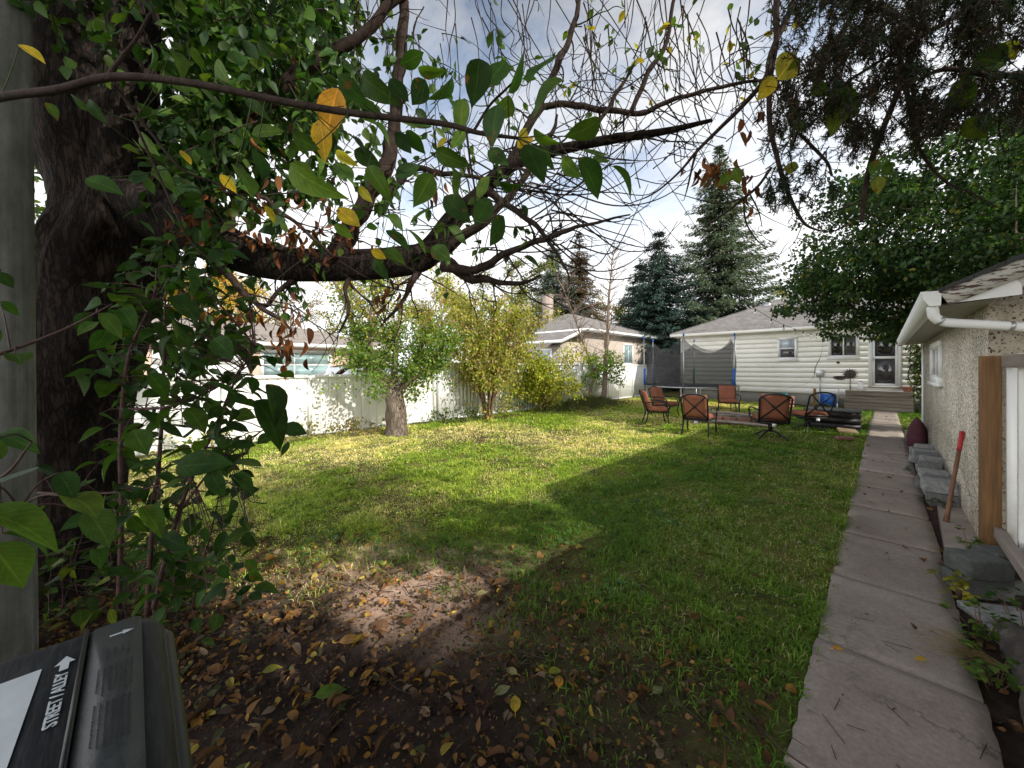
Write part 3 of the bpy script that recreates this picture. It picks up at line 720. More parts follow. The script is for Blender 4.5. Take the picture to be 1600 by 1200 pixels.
def yellow_shrub_tree():
    b=(-8.75,7.75,0); t=thing('maple_sapling','multi-stemmed young tree with yellow and pinkish leaves before the smooth white fence','tree',b)
    B=np.array(b); g=Geo(); tips=[]; r=random.Random(4)
    for i in range(9):
        az=i*.7+.3; x,y=math.cos(az)*.22,math.sin(az)*.25; hh=r.uniform(2.9,4.3)
        sp=r.uniform(.6,1.5)
        pl=[(x*.4,y*.4,-.05),(x*.8,y*.8,.6),(x+math.cos(az)*sp*.3,y+math.sin(az)*sp*.45,hh*.5),(x+math.cos(az)*sp*.7,y+math.sin(az)*sp,hh*.8),(x+math.cos(az)*sp,y+math.sin(az)*sp*1.7,hh)]
        q=smooth_path([B+np.array(v) for v in pl],5); g.tube(q,np.linspace(.04,.008,len(q)),6)
        for p in q[7:]:
            for _ in range(5):
                d=rvec(1)[0]; d[2]=abs(d[2])*.5; e=p+d*np.array((.8,1.1,1.))*r.uniform(.25,.9); g.tube([p,(p+e)/2+(0,0,.05),e],[.008,.006,.002],4,cap=False); tips += [e,(p+e)/2,(p*.3+e*.7)]
    g.build('stems',M['bark_red'],t)
    g=Geo(); tp=np.array(tips)
    leaf_cloud(g,tp,9,.22,.09,[(.44,.43,.07),(.32,.38,.055),(.5,.4,.16),(.48,.32,.18),(.17,.25,.045)],[.28,.22,.2,.15,.15],L_MID,droop=.9)
    for _ in range(60):
        p=B+np.array((r.uniform(-.4,.6),r.uniform(-.6,1.2),r.uniform(.15,.6))); leaf_cloud(g,[p],5,.13,.085,YELLOWS+GREEN_MD,None,L_MID,.8)
    g.build('crown',M['leaf'],t)
yellow_shrub_tree()

def yellow_bush():
    b=(-8.55,10.3,0); t=thing('yellow_bush','bright yellow green bush spilling onto the lawn beside the mound','bush',b)
    B=np.array(b); g=Geo(); tips=[]; r=random.Random(9)
    for i in range(24):
        az=r.uniform(0,2*PI); L=r.uniform(.8,1.75); hh=r.uniform(.8,2.5)
        q=smooth_path([B,B+np.array((math.cos(az)*L*.25,math.sin(az)*L*.4,hh*.6)),B+np.array((math.cos(az)*L*.6,math.sin(az)*L*.95,hh)),B+np.array((math.cos(az)*L*.85,math.sin(az)*L*1.5,hh*.8))],4)
        g.tube(q,np.linspace(.018,.003,len(q)),5)
        for p in q[3:]:
            for _ in range(4): tips.append(p+rvec(1)[0]*np.array((.25,.35,.25)))
    g.build('stems',M['bark_red'],t)
    g=Geo(); tp=np.array(tips); tp[:,2]=np.maximum(tp[:,2],.12)
    leaf_cloud(g,tp,9,.2,.09,[(.5,.47,.055),(.4,.43,.055),(.25,.33,.045),(.58,.43,.06),(.14,.2,.04)],[.3,.25,.2,.1,.15],L_MID,.7)
    g.build('foliage',M['leaf'],t)
yellow_bush()

def half_dead_tree():
    b=(-8.85,14.2,0); t=thing('half_dead_tree','slender tree with bare upper twigs and a low skirt of green leaves','tree',b)
    B=np.array(b); g=Geo(); tips=[]; bt=[]; r=random.Random(14)
    tr=smooth_path([B+np.array(v) for v in [(.3,-.2,-.05),(.32,.05,.5),(.2,.3,1.2),(.15,.5,2.2),(.2,.55,3.3),(.2,.6,4.4),(.25,.7,5.6),(.3,.75,6.6)]],4)
    g.tube(tr,np.interp(np.linspace(0,1,len(tr)),[0,.2,.6,1],[.15,.11,.07,.01]),9)
    q=smooth_path([B+np.array(v) for v in [(-.15,-.35,-.05),(-.1,-.35,.7),(-.05,-.2,1.4),(-.3,-.6,2.6),(-.5,-1.1,3.9),(-.7,-1.6,5.)]],4); g.tube(q,np.linspace(.09,.012,len(q)),7)
    for src in (tr[8:],q[8:]):
        for p in src:
            for _ in range(4 if p[2]>1.8 else 2):
                d=rvec(1)[0]; d[2]=abs(d[2])+.35; d=unit(d); L=r.uniform(.4,1.3); e=p+d*L; m=(p+e)/2+rvec(1)[0]*.08
                g.tube([p,m,e],[.02,.013,.004],4,cap=False)
                for _ in range(3):
                    s=m+(e-m)*r.random(); f=s+unit(d+rvec(1)[0])*r.uniform(.2,.5); g.tube([s,f],[.009,.004],3,cap=False)
    g.build('trunk',M['bark_pale'],t)
    for _ in range(130): 
        a=r.uniform(0,2*PI); R=r.uniform(.15,1.)**.8; tips.append(B+np.array((.2+math.cos(a)*R*.8,.25+math.sin(a)*R*1.15,r.uniform(1.1,2.35)-.3*R)))
    g=Geo(); leaf_cloud(g,tips,16,.2,.1,[(.1,.2,.03),(.15,.26,.04),(.28,.33,.05)],None,L_MID); g.build('crown',M['leaf'],t)
half_dead_tree()

def mound():
    g=Geo(); n=5200
    X=-8.3+RNG.normal(0,.42,n); Y=12.6+RNG.normal(0,1.0,n); k=(X>-9.2); X,Y=X[k],Y[k]; n=len(X)
    Z=np.array([yard_h(x,y) for x,y in zip(X,Y)])
    yd=np.stack([RNG.normal(.15,.5,n),RNG.normal(0,.5,n),RNG.uniform(.3,1.,n)],1)
    add_leaves(g,L_NEED,np.stack([X,Y,Z],1),yd,rvec(n),RNG.uniform(.15,.38,n),pick([(.09,.12,.04),(.07,.1,.03),(.2,.17,.08),(.12,.13,.06)],n),1.0)
    o=g.build('ornamental_grass',M['grass'],None,False); tag(o,'low mound of long grey green grass at the foot of the vinyl fence','grass clump')
mound()
def fence_weeds():
    r=random.Random(21)
    spots=[((-8.6,3.5),'dry brown leafy weed clump left of the pale apple trunk',[(.2,.14,.06),(.25,.2,.07),(.12,.13,.04)],26),
           ((-8.9,6.3),'low green weeds at the joint between the two white fences',GREEN_MD+[(.2,.2,.05)],26),
           ((-8.6,7.1),'round low green plant at the foot of the yellow sapling',GREEN_MD,22),
           ((-8.9,.9),'yellowing weeds along the metal fence seen through the dark leaves',YELLOWS+GREEN_MD,26),
           ((-9.0,2.6),'straw coloured weeds at the base of a metal fence post',[(.3,.24,.1),(.2,.2,.06)],24)]
    for (x,y),lab,cols,n in spots:
        t=thing('weed_clump',lab,'weeds',(x,y,0),group='weeds along the white fences'); g=Geo(); gs=Geo(); c=[]
        for _ in range(n):
            e=np.array((x+r.gauss(0,.18),y+r.gauss(0,.32),r.uniform(.06,.42))); gs.tube([(x+(e[0]-x)*.6,y+(e[1]-y)*.6,0),e],[.006,.003],4,(.1,.1,.04),cap=False); c.append(e)
        leaf_cloud(g,c,9,.1,.075,cols,None,L_MID); gs.build('stems',M['bark_pale'],t); g.build('foliage',M['leaf'],t)
fence_weeds()

# ================================================================== conifers and far trees
def spruce(base, H, R, seed, label, cols, dens=1., droop=.35, zlow=.08, name='spruce_tree'):
    b=np.array(base,float); t=thing(name,label,'tree',tuple(b)); r=random.Random(seed)
    g=Geo(); g.tube([b,b+(0,0,H*.5),b+(0,0,H)],[H*.018,H*.011,.02],8); 
    gl=Geo(); Ps=[];Ds=[];Cs=[];Ss=[]
    nw=int(H*2.6*dens)
    for i in range(nw):
        f=(i+r.random())/nw; z=H*(zlow+(1-zlow)*f); L0=R*(1-f)**.85*(.75+.35*r.random())+.12
        nb=int(5+5*(1-f))
        a0=r.uniform(0,6.28)
        for j in range(nb):
            az=a0+j*2*PI/nb+r.uniform(-.3,.3); L=L0*r.uniform(.65,1.15)
            m=max(5,int(L*9)); s=np.linspace(.08,1,m)
            x=np.cos(az)*L*s; y=np.sin(az)*L*s; zz=z-droop*L*s*1.3+droop*.9*L*s**2.4
            br=np.stack([b[0]+x,b[1]+y,b[2]+zz],1)
            if L>.6: g.tube(br[::2],np.linspace(.03,.008,len(br[::2])),3,cap=False)
            k=8
            q=np.repeat(br,k,0); ss=np.repeat(s,k)
            sd=RNG.uniform(-1,1,len(q))[:,None]*np.array((-math.sin(az),math.cos(az),0))
            wd=(.14+.5*L*.35*(1-ss))[:,None]
            q=q+sd*wd*1.2+np.array((0,0,1))*RNG.uniform(-.22,.06,(len(q),1))*(.4+.5*min(L,2))*.6
            d=unit(sd*.9+np.array((math.cos(az),math.sin(az),0))*.8+np.array((0,0,-.35))+RNG.normal(0,.25,(len(q),3)))
            Ps.append(q);Ds.append(d);Ss.append(RNG.uniform(.16,.36,len(q))*(.7+.3*min(1,L)))
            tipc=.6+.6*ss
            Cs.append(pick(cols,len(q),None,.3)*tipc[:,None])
    Pn=np.concatenate(Ps);Dn=np.concatenate(Ds);Sn=np.concatenate(Ss);Cn=np.concatenate(Cs)
    tm=(np.array([(0,0,0),(-.16,.4,-.05),(.16,.4,-.05),(0,1,-.12)],float),np.array([(0,2,1),(1,2,3)]),np.zeros((4,3)))
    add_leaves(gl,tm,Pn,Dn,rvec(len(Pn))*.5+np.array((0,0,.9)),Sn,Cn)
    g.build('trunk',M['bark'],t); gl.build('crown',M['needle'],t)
    return t
SPR=[(.085,.125,.075),(.12,.16,.09),(.065,.1,.06),(.17,.19,.1)]
SPB=[(.05,.09,.07),(.065,.105,.085),(.042,.075,.06)]
def atD(px,D,z=0): 
    p=P(px,HY,D); p[2]=z; return p
spruce(atD(1124,28.),18.2,6.4,31,'tallest spruce, rising behind the white house roof',SPR,1.15,.42)
spruce(atD(1030,27.5),11.8,5.4,32,'dark blue green spruce left of the tallest one',SPB,1.2,.32)
spruce(atD(1000,31.),10.4,4.2,33,'slimmer spruce with a brownish top at the left edge of the dark pair',SPB+[(.1,.08,.04)],1.1,.3)
spruce(atD(864,36.),14.,6.,34,'pale blue spruce behind the brick house chimney',[(.1,.14,.11),(.13,.16,.12),(.08,.11,.08)],1.1,.3)
spruce(atD(905,38.),15.3,4.6,35,'narrow brown tipped spruce behind the bare twigs',[(.14,.09,.045),(.09,.08,.045),(.17,.11,.05)],1.1,.3)
spruce(atD(1590,17.),13.,4.,36,'blue green spruce beyond the garage roof at the right edge',SPB,1.2,.3)

def round_tree(base,H,R,seed,label,cols,w=None,nc=230,per=34,size=.2,zl=.3,name='autumn_tree',bark='bark_pale',sq=1.):
    b=np.array(base,float); t=thing(name,label,'tree',tuple(b)); r=random.Random(seed); g=Geo(); tips=[]
    limb_tree(g,b,H*.85,H*.022,10,R*.95,seed,tips,start=.25)
    g.build('trunk',M[bark],t); gl=Geo(); c=[]
    for (p,d) in tips: c.append(p)
    while len(c)<nc:
        v=rvec(1)[0]*(r.random()**.4); q=b+np.array((v[0]*R,v[1]*R,H*(zl+(1-zl)*.5*(1+v[2]*sq))))
        if fbm(q[0],q[2],.6,seed)>-.12: c.append(q)
    leaf_cloud(gl,c,per,R*.16,size,cols,w,L_LOW,.3,.35,.8)
    gl.build('crown',M['leaf'],t); return t
round_tree(atD(330,30),9.6,4.6,41,'orange yellow tree rising behind the neighbouring garage roof',ORANGES+YELLOWS,None,320,60,.2)
round_tree(atD(455,33),8.6,3.6,42,'thin pinkish tree half bare behind the neighbouring garage',[(.3,.2,.14),(.26,.22,.12),(.3,.26,.06)],None,90,20,.16)
round_tree(atD(585,26),9.,3.2,43,'yellow green tree right behind the apple tree',YELLOWS+GREEN_MD,None,200,30,.16)
round_tree(atD(690,30),8.,3.2,44,'pale pinkish orange tree beyond the yellow sapling',[(.36,.26,.17),(.33,.24,.08),(.26,.24,.06)],None,150,30,.16)
round_tree(atD(800,29),10.3,3.6,45,'olive green tree between the yellow sapling and the pale spruce',[(.15,.17,.035),(.2,.2,.04),(.1,.13,.03)],None,230,34,.17)
round_tree(atD(955,36),8.2,3.,46,'dull yellow tree showing over the brick house ridge',[(.25,.22,.05),(.2,.2,.06)],None,120,28,.2)
round_tree(atD(1236,38),9.8,3.,47,'yellow tree peeping over the white house roof',[(.34,.3,.05),(.22,.24,.05)],None,120,28,.2)
round_tree(atD(90,20),7.,3.,48,'yellow green tree seen in the gap between pole and dark trunk',YELLOWS[:2]+GREEN_MD,None,200,30,.15)
round_tree(atD(-60,16),8.,3.2,49,'dense green tree behind the grey pole',GREEN_MD,None,220,34,.14)

def garden_maple():
    b=np.array((1.75,14.9,0)); t=thing('plum_tree','leafy dark green tree beyond the garage, overhanging the white house','tree',tuple(b)); g=Geo(); tips=[]
    limb_tree(g,b,5.4,.15,13,2.9,52,tips,start=.3,droop=.12); g.build('trunk',M['bark_pale'],t)
    c=[]; r=random.Random(52)
    for p,d in tips: c += [p,p+rvec(1)[0]*.3,p+rvec(1)[0]*.45]
    while len(c)<1500:
        v=rvec(1)[0]*(r.random()**.33); q=b+np.array((-.45+v[0]*3.5,v[1]*3.1,4.9+v[2]*2.8))
        if fbm(q[0],q[2],.9,2.)+.6*fbm(q[1],q[2],1.1,5.)>-.1 and q[2]>2.15+.25*abs(q[0]-b[0])*0: c.append(q)
    for _ in range(330):
        x=r.uniform(1212,1425); y=r.uniform(400,538); lim=505 if x<1285 else 535
        if y>lim-20*r.random() or (x<1260 and y<430) or fbm(x*.02,y*.02,1.,9.)<-.12: continue
        c.append(P(x,y,r.uniform(10.3,12.3)))
    c=[q for q in c if q[0]<9 and q[1]<19.4]
    gl=Geo(); leaf_cloud(gl,c,36,.36,.115,[(.02,.048,.013),(.03,.066,.018),(.05,.095,.022),(.13,.135,.025)],[.36,.36,.23,.05],L_MID,.5,.35,.6)
    gl.build('crown',M['leaf'],t)
garden_maple()

# ================================================================== houses
def hip_roof(g,x0,x1,y0,y1,z,slope,th=.12,rect=False):
    w=min(x1-x0,y1-y0)/2; h=w*slope
    if x1-x0>=y1-y0: r0,r1=(x0+w,(y0+y1)/2,z+h),(x1-w,(y0+y1)/2,z+h)
    else: r0,r1=((x0+x1)/2,y0+w,z+h),((x0+x1)/2,y1-w,z+h)
    a,b,c,d=(x0,y0,z),(x1,y0,z),(x1,y1,z),(x0,y1,z)
    if x1-x0>=y1-y0:
        g.quad(a,b,r1,r0); g.quad(c,d,r0,r1); g.poly([b,c,r1]); g.poly([d,a,r0])
    else:
        g.quad(b,c,r1,r0); g.quad(d,a,r0,r1); g.poly([a,b,r0]); g.poly([c,d,r1])
    return r0,r1
def window(parent,plane,a0,a1,z0,z1,base,sign,panes=((0,1,0,1),),fr=.06,glass='glass_dark',mats=None,depth_=.035,name='window'):
    """plane 'Y' (wall y=base, faces sign) or 'X'; panes in unit coordinates"""
    def b(g,u0,u1,v0,v1,d0,d1):
        if plane=='Y': g.box((u0,min(base+sign*d0,base+sign*d1),v0),(u1,max(base+sign*d0,base+sign*d1),v1))
        else: g.box((min(base+sign*d0,base+sign*d1),u0,v0),(max(base+sign*d0,base+sign*d1),u1,v1))
    g=Geo()
    b(g,a0,a1,z0,z0+fr,-.01,depth_); b(g,a0,a1,z1-fr,z1,-.01,depth_); b(g,a0,a0+fr,z0+fr,z1-fr,-.01,depth_); b(g,a1-fr,a1,z0+fr,z1-fr,-.01,depth_)
    w=g.build(name,M['white_trim'],parent,False)
    W_,H_=a1-a0-2*fr,z1-z0-2*fr
    for i,(u0,u1,v0,v1) in enumerate(panes):
        g=Geo(); f=.022
        A0,A1=a0+fr+u0*W_,a0+fr+u1*W_; Z0,Z1=z0+fr+v0*H_,z0+fr+v1*H_
        b(g,A0,A1,Z0,Z0+f,-.005,depth_*.6); b(g,A0,A1,Z1-f,Z1,-.005,depth_*.6); b(g,A0,A0+f,Z0+f,Z1-f,-.005,depth_*.6); b(g,A1-f,A1,Z0+f,Z1-f,-.005,depth_*.6)
        g.build('sash',M['white_trim'],w,False)
        g=Geo(); b(g,A0+f,A1-f,Z0+f,Z1-f,-.004,depth_*.25); g.build('pane',M[mats[i] if mats else glass],w,False)
    g=Geo(); b(g,a0-.03,a1+.03,z0-.05,z0-.002,-.01,depth_+.03); g.build('sill',M['white_trim'],w,False)
    return w
HYW=20.0
def house():
    t=thing('white_house','cream lap-sided bungalow with a grey hip roof at the end of the path','house',(-1.5,HYW,0))
    X0,X1,Y0,Y1=-7.4,5.2,HYW,HYW+9.
    g=Geo(); zb=.5; e=.215; z=zb; i=0
    while z<3.2:
        z2=min(z+e,3.22)
        g.box((X0-.0,Y0-.06,z+.008),(X1,Y0-.052,z2))
        g.quad((X0-.022,Y1,z),(X0-.022,Y0,z),(X0-.004,Y0,z2),(X0-.004,Y1,z2)); g.quad((X0-.022,Y0,z),(X0-.022,Y1,z),(X0,Y1,z),(X0,Y0,z))
        z=z2
    g.box((X0,Y0,zb),(X1,Y1,3.22)); g.box((X0,Y0-.051,zb+.01),(X1,Y0-.001,3.2)); g.build('wall',M['siding'],t,False)
    g=Geo(); g.box((X0-.05,Y0-.08,zb-.0),(X0+.05,Y0-.062,3.2)); g.build('corner_trim',M['siding'],t,False)
    g=Geo(); g.box((X0+.03,Y0+.03,0),(X1-.03,Y1-.03,zb-.003)); g.build('foundation',M['foundation'],t,False)
    g=Geo(); ov=.45; r0,r1=hip_roof(g,X0-ov,X1+ov,Y0-ov,Y1+ov,3.3,.45); rf=g.build('roof',M['shingle'],t,False)
    g=Geo(); g.tube([(X0-ov,Y0-ov,3.31),r0,r1,(X1+ov,Y0-ov,3.31)],.035,6); g.build('ridge_cap',M['shingle'],rf,False)
    g=Geo()
    g.box((X0-ov,Y0-ov,3.16),(X1+ov,Y0-ov+.03,3.296)); g.box((X0-ov,Y0-ov+.032,3.16),(X0-ov+.03,Y1+ov,3.296)); g.build('fascia',M['siding'],t,False)
    g=Geo(); g.box((X0-ov+.032,Y0-ov+.032,3.222),(X1+ov,Y0+.2,3.24)); g.box((X0-ov+.032,Y0+.202,3.222),(X0+.2,Y1,3.24)); g.build('soffit',M['white_trim'],t,False)
    g=Geo(); g.tube([(-5.,24,5.),(-5,24,5.5)],.05,8); g.build('vent_pipe',M['galv'],rf,False)
    g=Geo(); g.box((-4.4,22.8,4.62),(-4.1,23.1,4.9)); g.build('roof_vent',M['galv'],rf,False)
    w=window(t,'Y',-3.3,-2.6,1.93,2.9,Y0-.06,-1,((0,1,0,.5),(0,1,.5,1)),.08,mats=('curtain','glass_sky'))
    window(t,'Y',-1.6,-.66,1.98,2.95,Y0-.06,-1,((0,.5,0,1),(.5,1,0,1)),.08,mats=('glass_dark','curtain'))
    # storm door
    dx0,dx1,dz0,dz1=-.41,.5,.86,3.0
    g=Geo(); yb=Y0-.11
    g.box((dx0,yb,dz0),(dx0+.11,Y0,dz1)); g.box((dx1-.11,yb,dz0),(dx1,Y0,dz1)); g.box((dx0+.11,yb,dz1-.1),(dx1-.11,Y0,dz1)); g.build('door_frame',M['white_trim'],t,False)
    g=Geo(); a,b=dx0+.115,dx1-.115; y0,y1=Y0-.1,Y0-.064
    for (u0,u1,v0,v1) in ((a,a+.07,dz0+.03,dz1-.105),(b-.07,b,dz0+.03,dz1-.105),(a+.07,b-.07,dz0+.03,dz0+.13),(a+.07,b-.07,dz1-.2,dz1-.105),(a+.07,b-.07,1.92,2.02)): g.box((u0,y0,v0),(u1,y1,v1))
    d=g.build('door',M['white_trim'],t,False)
    for v0,v1 in ((dz0+.13,1.92),(2.02,dz1-.2)):
        g=Geo(); g.box((a+.07,Y0-.078,v0),(b-.07,Y0-.066,v1)); g.build('pane',M['glass_dark'] if v0>1.5 else M['curtain'],d,False)
    g=Geo(); g.box((a+.015,y0-.035,1.86),(a+.045,y0-.002,1.98)); g.build('handle',M['galv'],d,False)
    g=Geo(); g.box((dx0-.03,Y0-.12,dz0-.03),(dx1+.03,Y0-.001,dz0-.002)); g.build('door_sill',M['step_wood'],t,False)
    # small wall fittings
    g=Geo(); g.box((-1.98,Y0-.16,1.22),(-1.72,Y0-.025,1.5)); mt=g.build('electric_meter',M['galv'],t,False,bevel=.015)
    g=Geo(); g.tube([(-1.85,Y0-.09,1.22),(-1.85,Y0-.08,.35)],.025,8); g.build('conduit',M['galv'],t)
    g=Geo(); g.tube(smooth_path([(-1.78,Y0-.05,2.95),(-1.8,Y0-.05,2.2),(-2.0,Y0-.06,1.6),(-2.1,Y0-.05,1.1),(-2.6,Y0-.05,.78),(-3.4,Y0-.05,.6)],6),.012,5)
    g.tube([(-3.34,Y0-.04,1.86),(-3.34,Y0-.04,.62)],.013,5); g.build('wall_cable',M['wire'],t)
    g=Geo(); g.box((-1.33,Y0-.07,1.75),(-1.24,Y0-.026,1.84)); g.build('outlet_box',M['rust_iron'],t,False)
    g=Geo(); g.tube([(-1.05,Y0-.03,3.05),(-1.05,Y0-.12,3.0)],.04,8); g.build('eave_lamp',M['black_metal'],t)
    return t
house()
def steps():
    t=thing('porch_steps','weathered grey brown steps leading to the white storm door','steps',(-.15,19.3,0))
    X0,X1=-1.06,.76
    for i,(y0,z1) in enumerate(((18.98,.235),(19.27,.47),(19.56,.705))):
        g=Geo(); g.box((X0+.01,y0+.03,.0 if i==0 else z1-.235),(X1-.01,19.93,z1-.05)); g.build('riser',M['step_wood'],t,False)
        g=Geo(); g.box((X0,y0,z1-.049),(X1,19.935,z1)); g.build('tread',M['step_wood'],t,False,bevel=.008)
    return t
steps()
def small_house_items():
    r=random.Random(2)
    # sun ornament
    c=np.array((-.93,19.9,1.33)); t=thing('sun_ornament','dark iron sun-face ornament on a stake beside the door','ornament',(c[0],c[1],.7))
    g=Geo()
    for k in range(16):
        a=k/16*2*PI; g.tube([c+np.array((math.cos(a)*.16,0,math.sin(a)*.16)),c+np.array((math.cos(a+.1)*.24,-.01,math.sin(a+.1)*.24))],[.02,.004],5)
    g.build('rays',M['rust_iron'],t); g=Geo()
    prof=[(.0,-.05),(.08,-.045),(.14,-.02),(.17,0.)]
    g.tube([c+(0,-.05,0),c+(0,-.045,0),c+(0,-.02,0),c+(0,.0,0)],[.01,.08,.14,.17],18); g.tube([c+(0,-.07,-.02),c+(0,-.05,.06)],[.02,.012],6)
    g.build('face',M['rust_iron'],t); g=Geo(); g.tube([c+(0,-.01,-.17),(c[0],c[1],.705)],.014,6); g.build('stake',M['rust_iron'],t)
    c=np.array((-1.24,19.93,1.2)); t=thing('wall_basket','oval wire basket hung on the cream siding','basket',tuple(c)); g=Geo()
    for s in np.linspace(.3,1,4):
        g.tube([c+np.array((math.cos(a)*.2*s,-.07*math.sin(s*3),-.1*abs(math.sin(a))*s if math.sin(a)<0 else .05*math.sin(a)*s)) for a in np.linspace(0,2*PI,18)],.011,5)
    for a in np.linspace(-PI,0,9): g.tube([c+np.array((0,-.03,0)),c+np.array((math.cos(a)*.2,-.02,math.sin(a)*.1))],.009,4)
    g.build('wire_mesh',M['rust_iron'],t)
    t=thing('terracotta_pot','squat terracotta pot on the right end of the top step','pot',(.62,19.72,.705)); g=Geo(); b=np.array((.62,19.72,.705))
    g.tube([b+(0,0,0),b+(0,0,.02),b+(0,0,.15),b+(0,0,.155),b+(0,0,.2),b+(0,0,.2),b+(0,0,.15)],[.09,.1,.145,.165,.17,.14,.12],18); g.build('bowl',M['terracotta'],t)
    t=thing('white_jug','white plastic jug with a dark cap on the top step left of the door','jug',(-.62,19.8,.705)); b=np.array((-.62,19.8,.705)); g=Geo()
    g.tube([b,b+(0,0,.01),b+(0,0,.24),b+(0,0,.3),b+(0,0,.33)],[.07,.09,.09,.05,.035],12); g.build('body',M['white_trim'],t); g=Geo(); g.tube([b+(0,0,.331),b+(0,0,.36)],.035,10); g.build('cap',M['blue'],t)
    # hose reel cart
    b=np.array((-1.55,19.45,0)); t=thing('hose_reel_cart','blue hose reel cart with a white wheel standing left of the steps','hose reel',tuple(b)); g=Geo()
    g.tube([b+(-.2,0,.3),b+(.2,0,.3)],[.24,.24],20); g.build('hose',M['blue'],t); 
    for s in (-1,1):
        g=Geo(); g.tube([b+(s*.2,0,.3),b+(s*.225,0,.3)],[.28,.28],20); g.build('drum_side',M['blue'],t,False)
        g=Geo(); g.tube([b+(s*.26,-.12,.1),b+(s*.3,-.12,.1)],[.1,.1],16); w=g.build('wheel',M['white_trim'],t,False)
        g=Geo(); g.tube([b+(s*.302,-.12,.1),b+(s*.312,-.12,.1)],[.04,.04],10); g.build('hub',M['black_metal'],w,False)
    g=Geo(); g.tube([b+(.26,-.12,.1),b+(.3,.25,.75),b+(-.3,.25,.75),b+(-.26,-.12,.1)],.018,6); g.build('handle',M['galv'],t)
    b=np.array((-1.95,19.2,0)); g=Geo(); g.box(b+(-.045,-.045,0),b+(.045,.045,.75)); o=g.build('wooden_stake',M['wood_post'],None,False,bevel=.006); tag(o,'orange brown wooden stake standing left of the blue hose reel','stake')
    b=np.array((-2.9,18.2,0)); t=thing('wooden_crate','reddish wooden crate on the grass against the house foundation','crate',tuple(b)); g=Geo()
    for z in (.02,.16,.3):
        g.box(b+(-.4,-.2,z),b+(.4,-.18,z+.11)); g.box(b+(-.4,.18,z),b+(.4,.2,z+.11)); g.box(b+(-.4,-.18,z),b+(-.38,.18,z+.11)); g.box(b+(.38,-.18,z),b+(.4,.18,z+.11))
    g.build('slats',M['terracotta'],t,False); g=Geo(); g.box(b+(-.42,-.22,.415),b+(.42,.22,.44)); g.build('top_board',M['terracotta'],t,False)
    b=b+np.array((.05,-.03,.441)); g=Geo(); g.tube([b,b+(0,0,.005),b+(0,0,.1),b+(0,0,.12),b+(0,0,.12),b+(0,0,.02)],[.06,.1,.17,.175,.155,.1],18); o=g.build('bowl',M['teal']); tag(o,'turquoise bowl resting on the reddish wooden crate','bowl')
    # vine by the door
    b=np.array((.95,19.6,0)); t=thing('climbing_vine','green vine with curling stems on the wall right of the door','vine',tuple(b)); g=Geo(); gl=Geo(); c=[]
    for k in range(6):
        q=smooth_path([b+np.array((r.uniform(-.1,.3),0,0)),b+np.array((r.uniform(-.2,.4),.2,.8)),b+np.array((r.uniform(-.25,.3),.25,1.5)),b+np.array((r.uniform(-.3,.5),.2,2.2+r.random()*.5))],5); g.tube(q,.01,4); c += list(q)
    g.tube([b+np.array((-.1+.3*math.cos(a)*.7,.15,1.35+.38*math.sin(a))) for a in np.linspace(1.2,5.2,16)],.015,5)
    g.build('stems',M['bark_twig'],t); leaf_cloud(gl,c,12,.25,.11,GREEN_MD+[(.2,.22,.03)],None,L_MID); gl.build('foliage',M['leaf'],t)
small_house_items()

def neighbour_house():
    t=thing('brick_house','tan brick bungalow with a brick chimney and low grey roof beyond the vinyl fence','house',(-16,22,0))
    X0,X1,Y0,Y1=-20.,-11.6,17.4,27.0; ez=3.55
    g=Geo(); g.box((X0,Y0,0),(X1,Y1,ez)); g.build('wall',M['brick_wall'],t,False)
    g=Geo(); hip_roof(g,X0-.55,X1+.55,Y0-.55,Y1+.55,ez+.14,.36); rf=g.build('roof',M['shingle'],t,False)
    g=Geo(); g.box((X0-.55,Y0-.55,ez),(X1+.55,Y1+.55,ez+.137)); g.build('eave_board',M['white_trim'],t,False)
    g=Geo(); g.box((-19,15.5,0),(-11.9,17.39,2.95)); g.build('wing_wall',M['brown_siding'],t,False)
    g=Geo(); g.box((-11.898,15.5,0),(-11.85,17.38,2.95)); g.build('wing_side',M['brick_wall'],t,False)
    g=Geo()
    a=[(-19.3,15.1,2.98),(-11.5,15.1,2.98),(-11.5,17.6,3.86),(-19.3,17.6,3.86)]; g.quad(*a); b=[(x,y,z-.12) for x,y,z in a]; g.quad(*b[::-1])
    for i in range(4): j=(i+1)%4; g.quad(b[i],b[j],a[j],a[i])
    g.build('wing_roof',M['shingle'],t,False)
    g=Geo(); g.box((-19.3,15.06,2.84),(-11.46,15.095,3.0)); g.bar((-11.47,15.1,2.91),(-11.47,17.5,3.76),.04,.17); g.build('fascia',M['white_trim'],t,False)
    g=Geo(); g.box((-16.1,19.1,4.),(-15.58,19.62,6.35)); c=g.build('chimney',M['chimney'],t,False); g=Geo(); g.box((-16.14,19.06,6.352),(-15.54,19.66,6.43)); g.build('chimney_cap',M['foundation'],c,False)
    window(t,'X',21.6,22.9,1.75,3.1,X1,1,((0,.5,0,1),(.5,1,0,1)),.1,'glass_teal')
    window(t,'Y',-13.5,-12.4,1.6,2.6,15.5,-1,((0,1,0,1),),.1,'glass_sky')
neighbour_house()
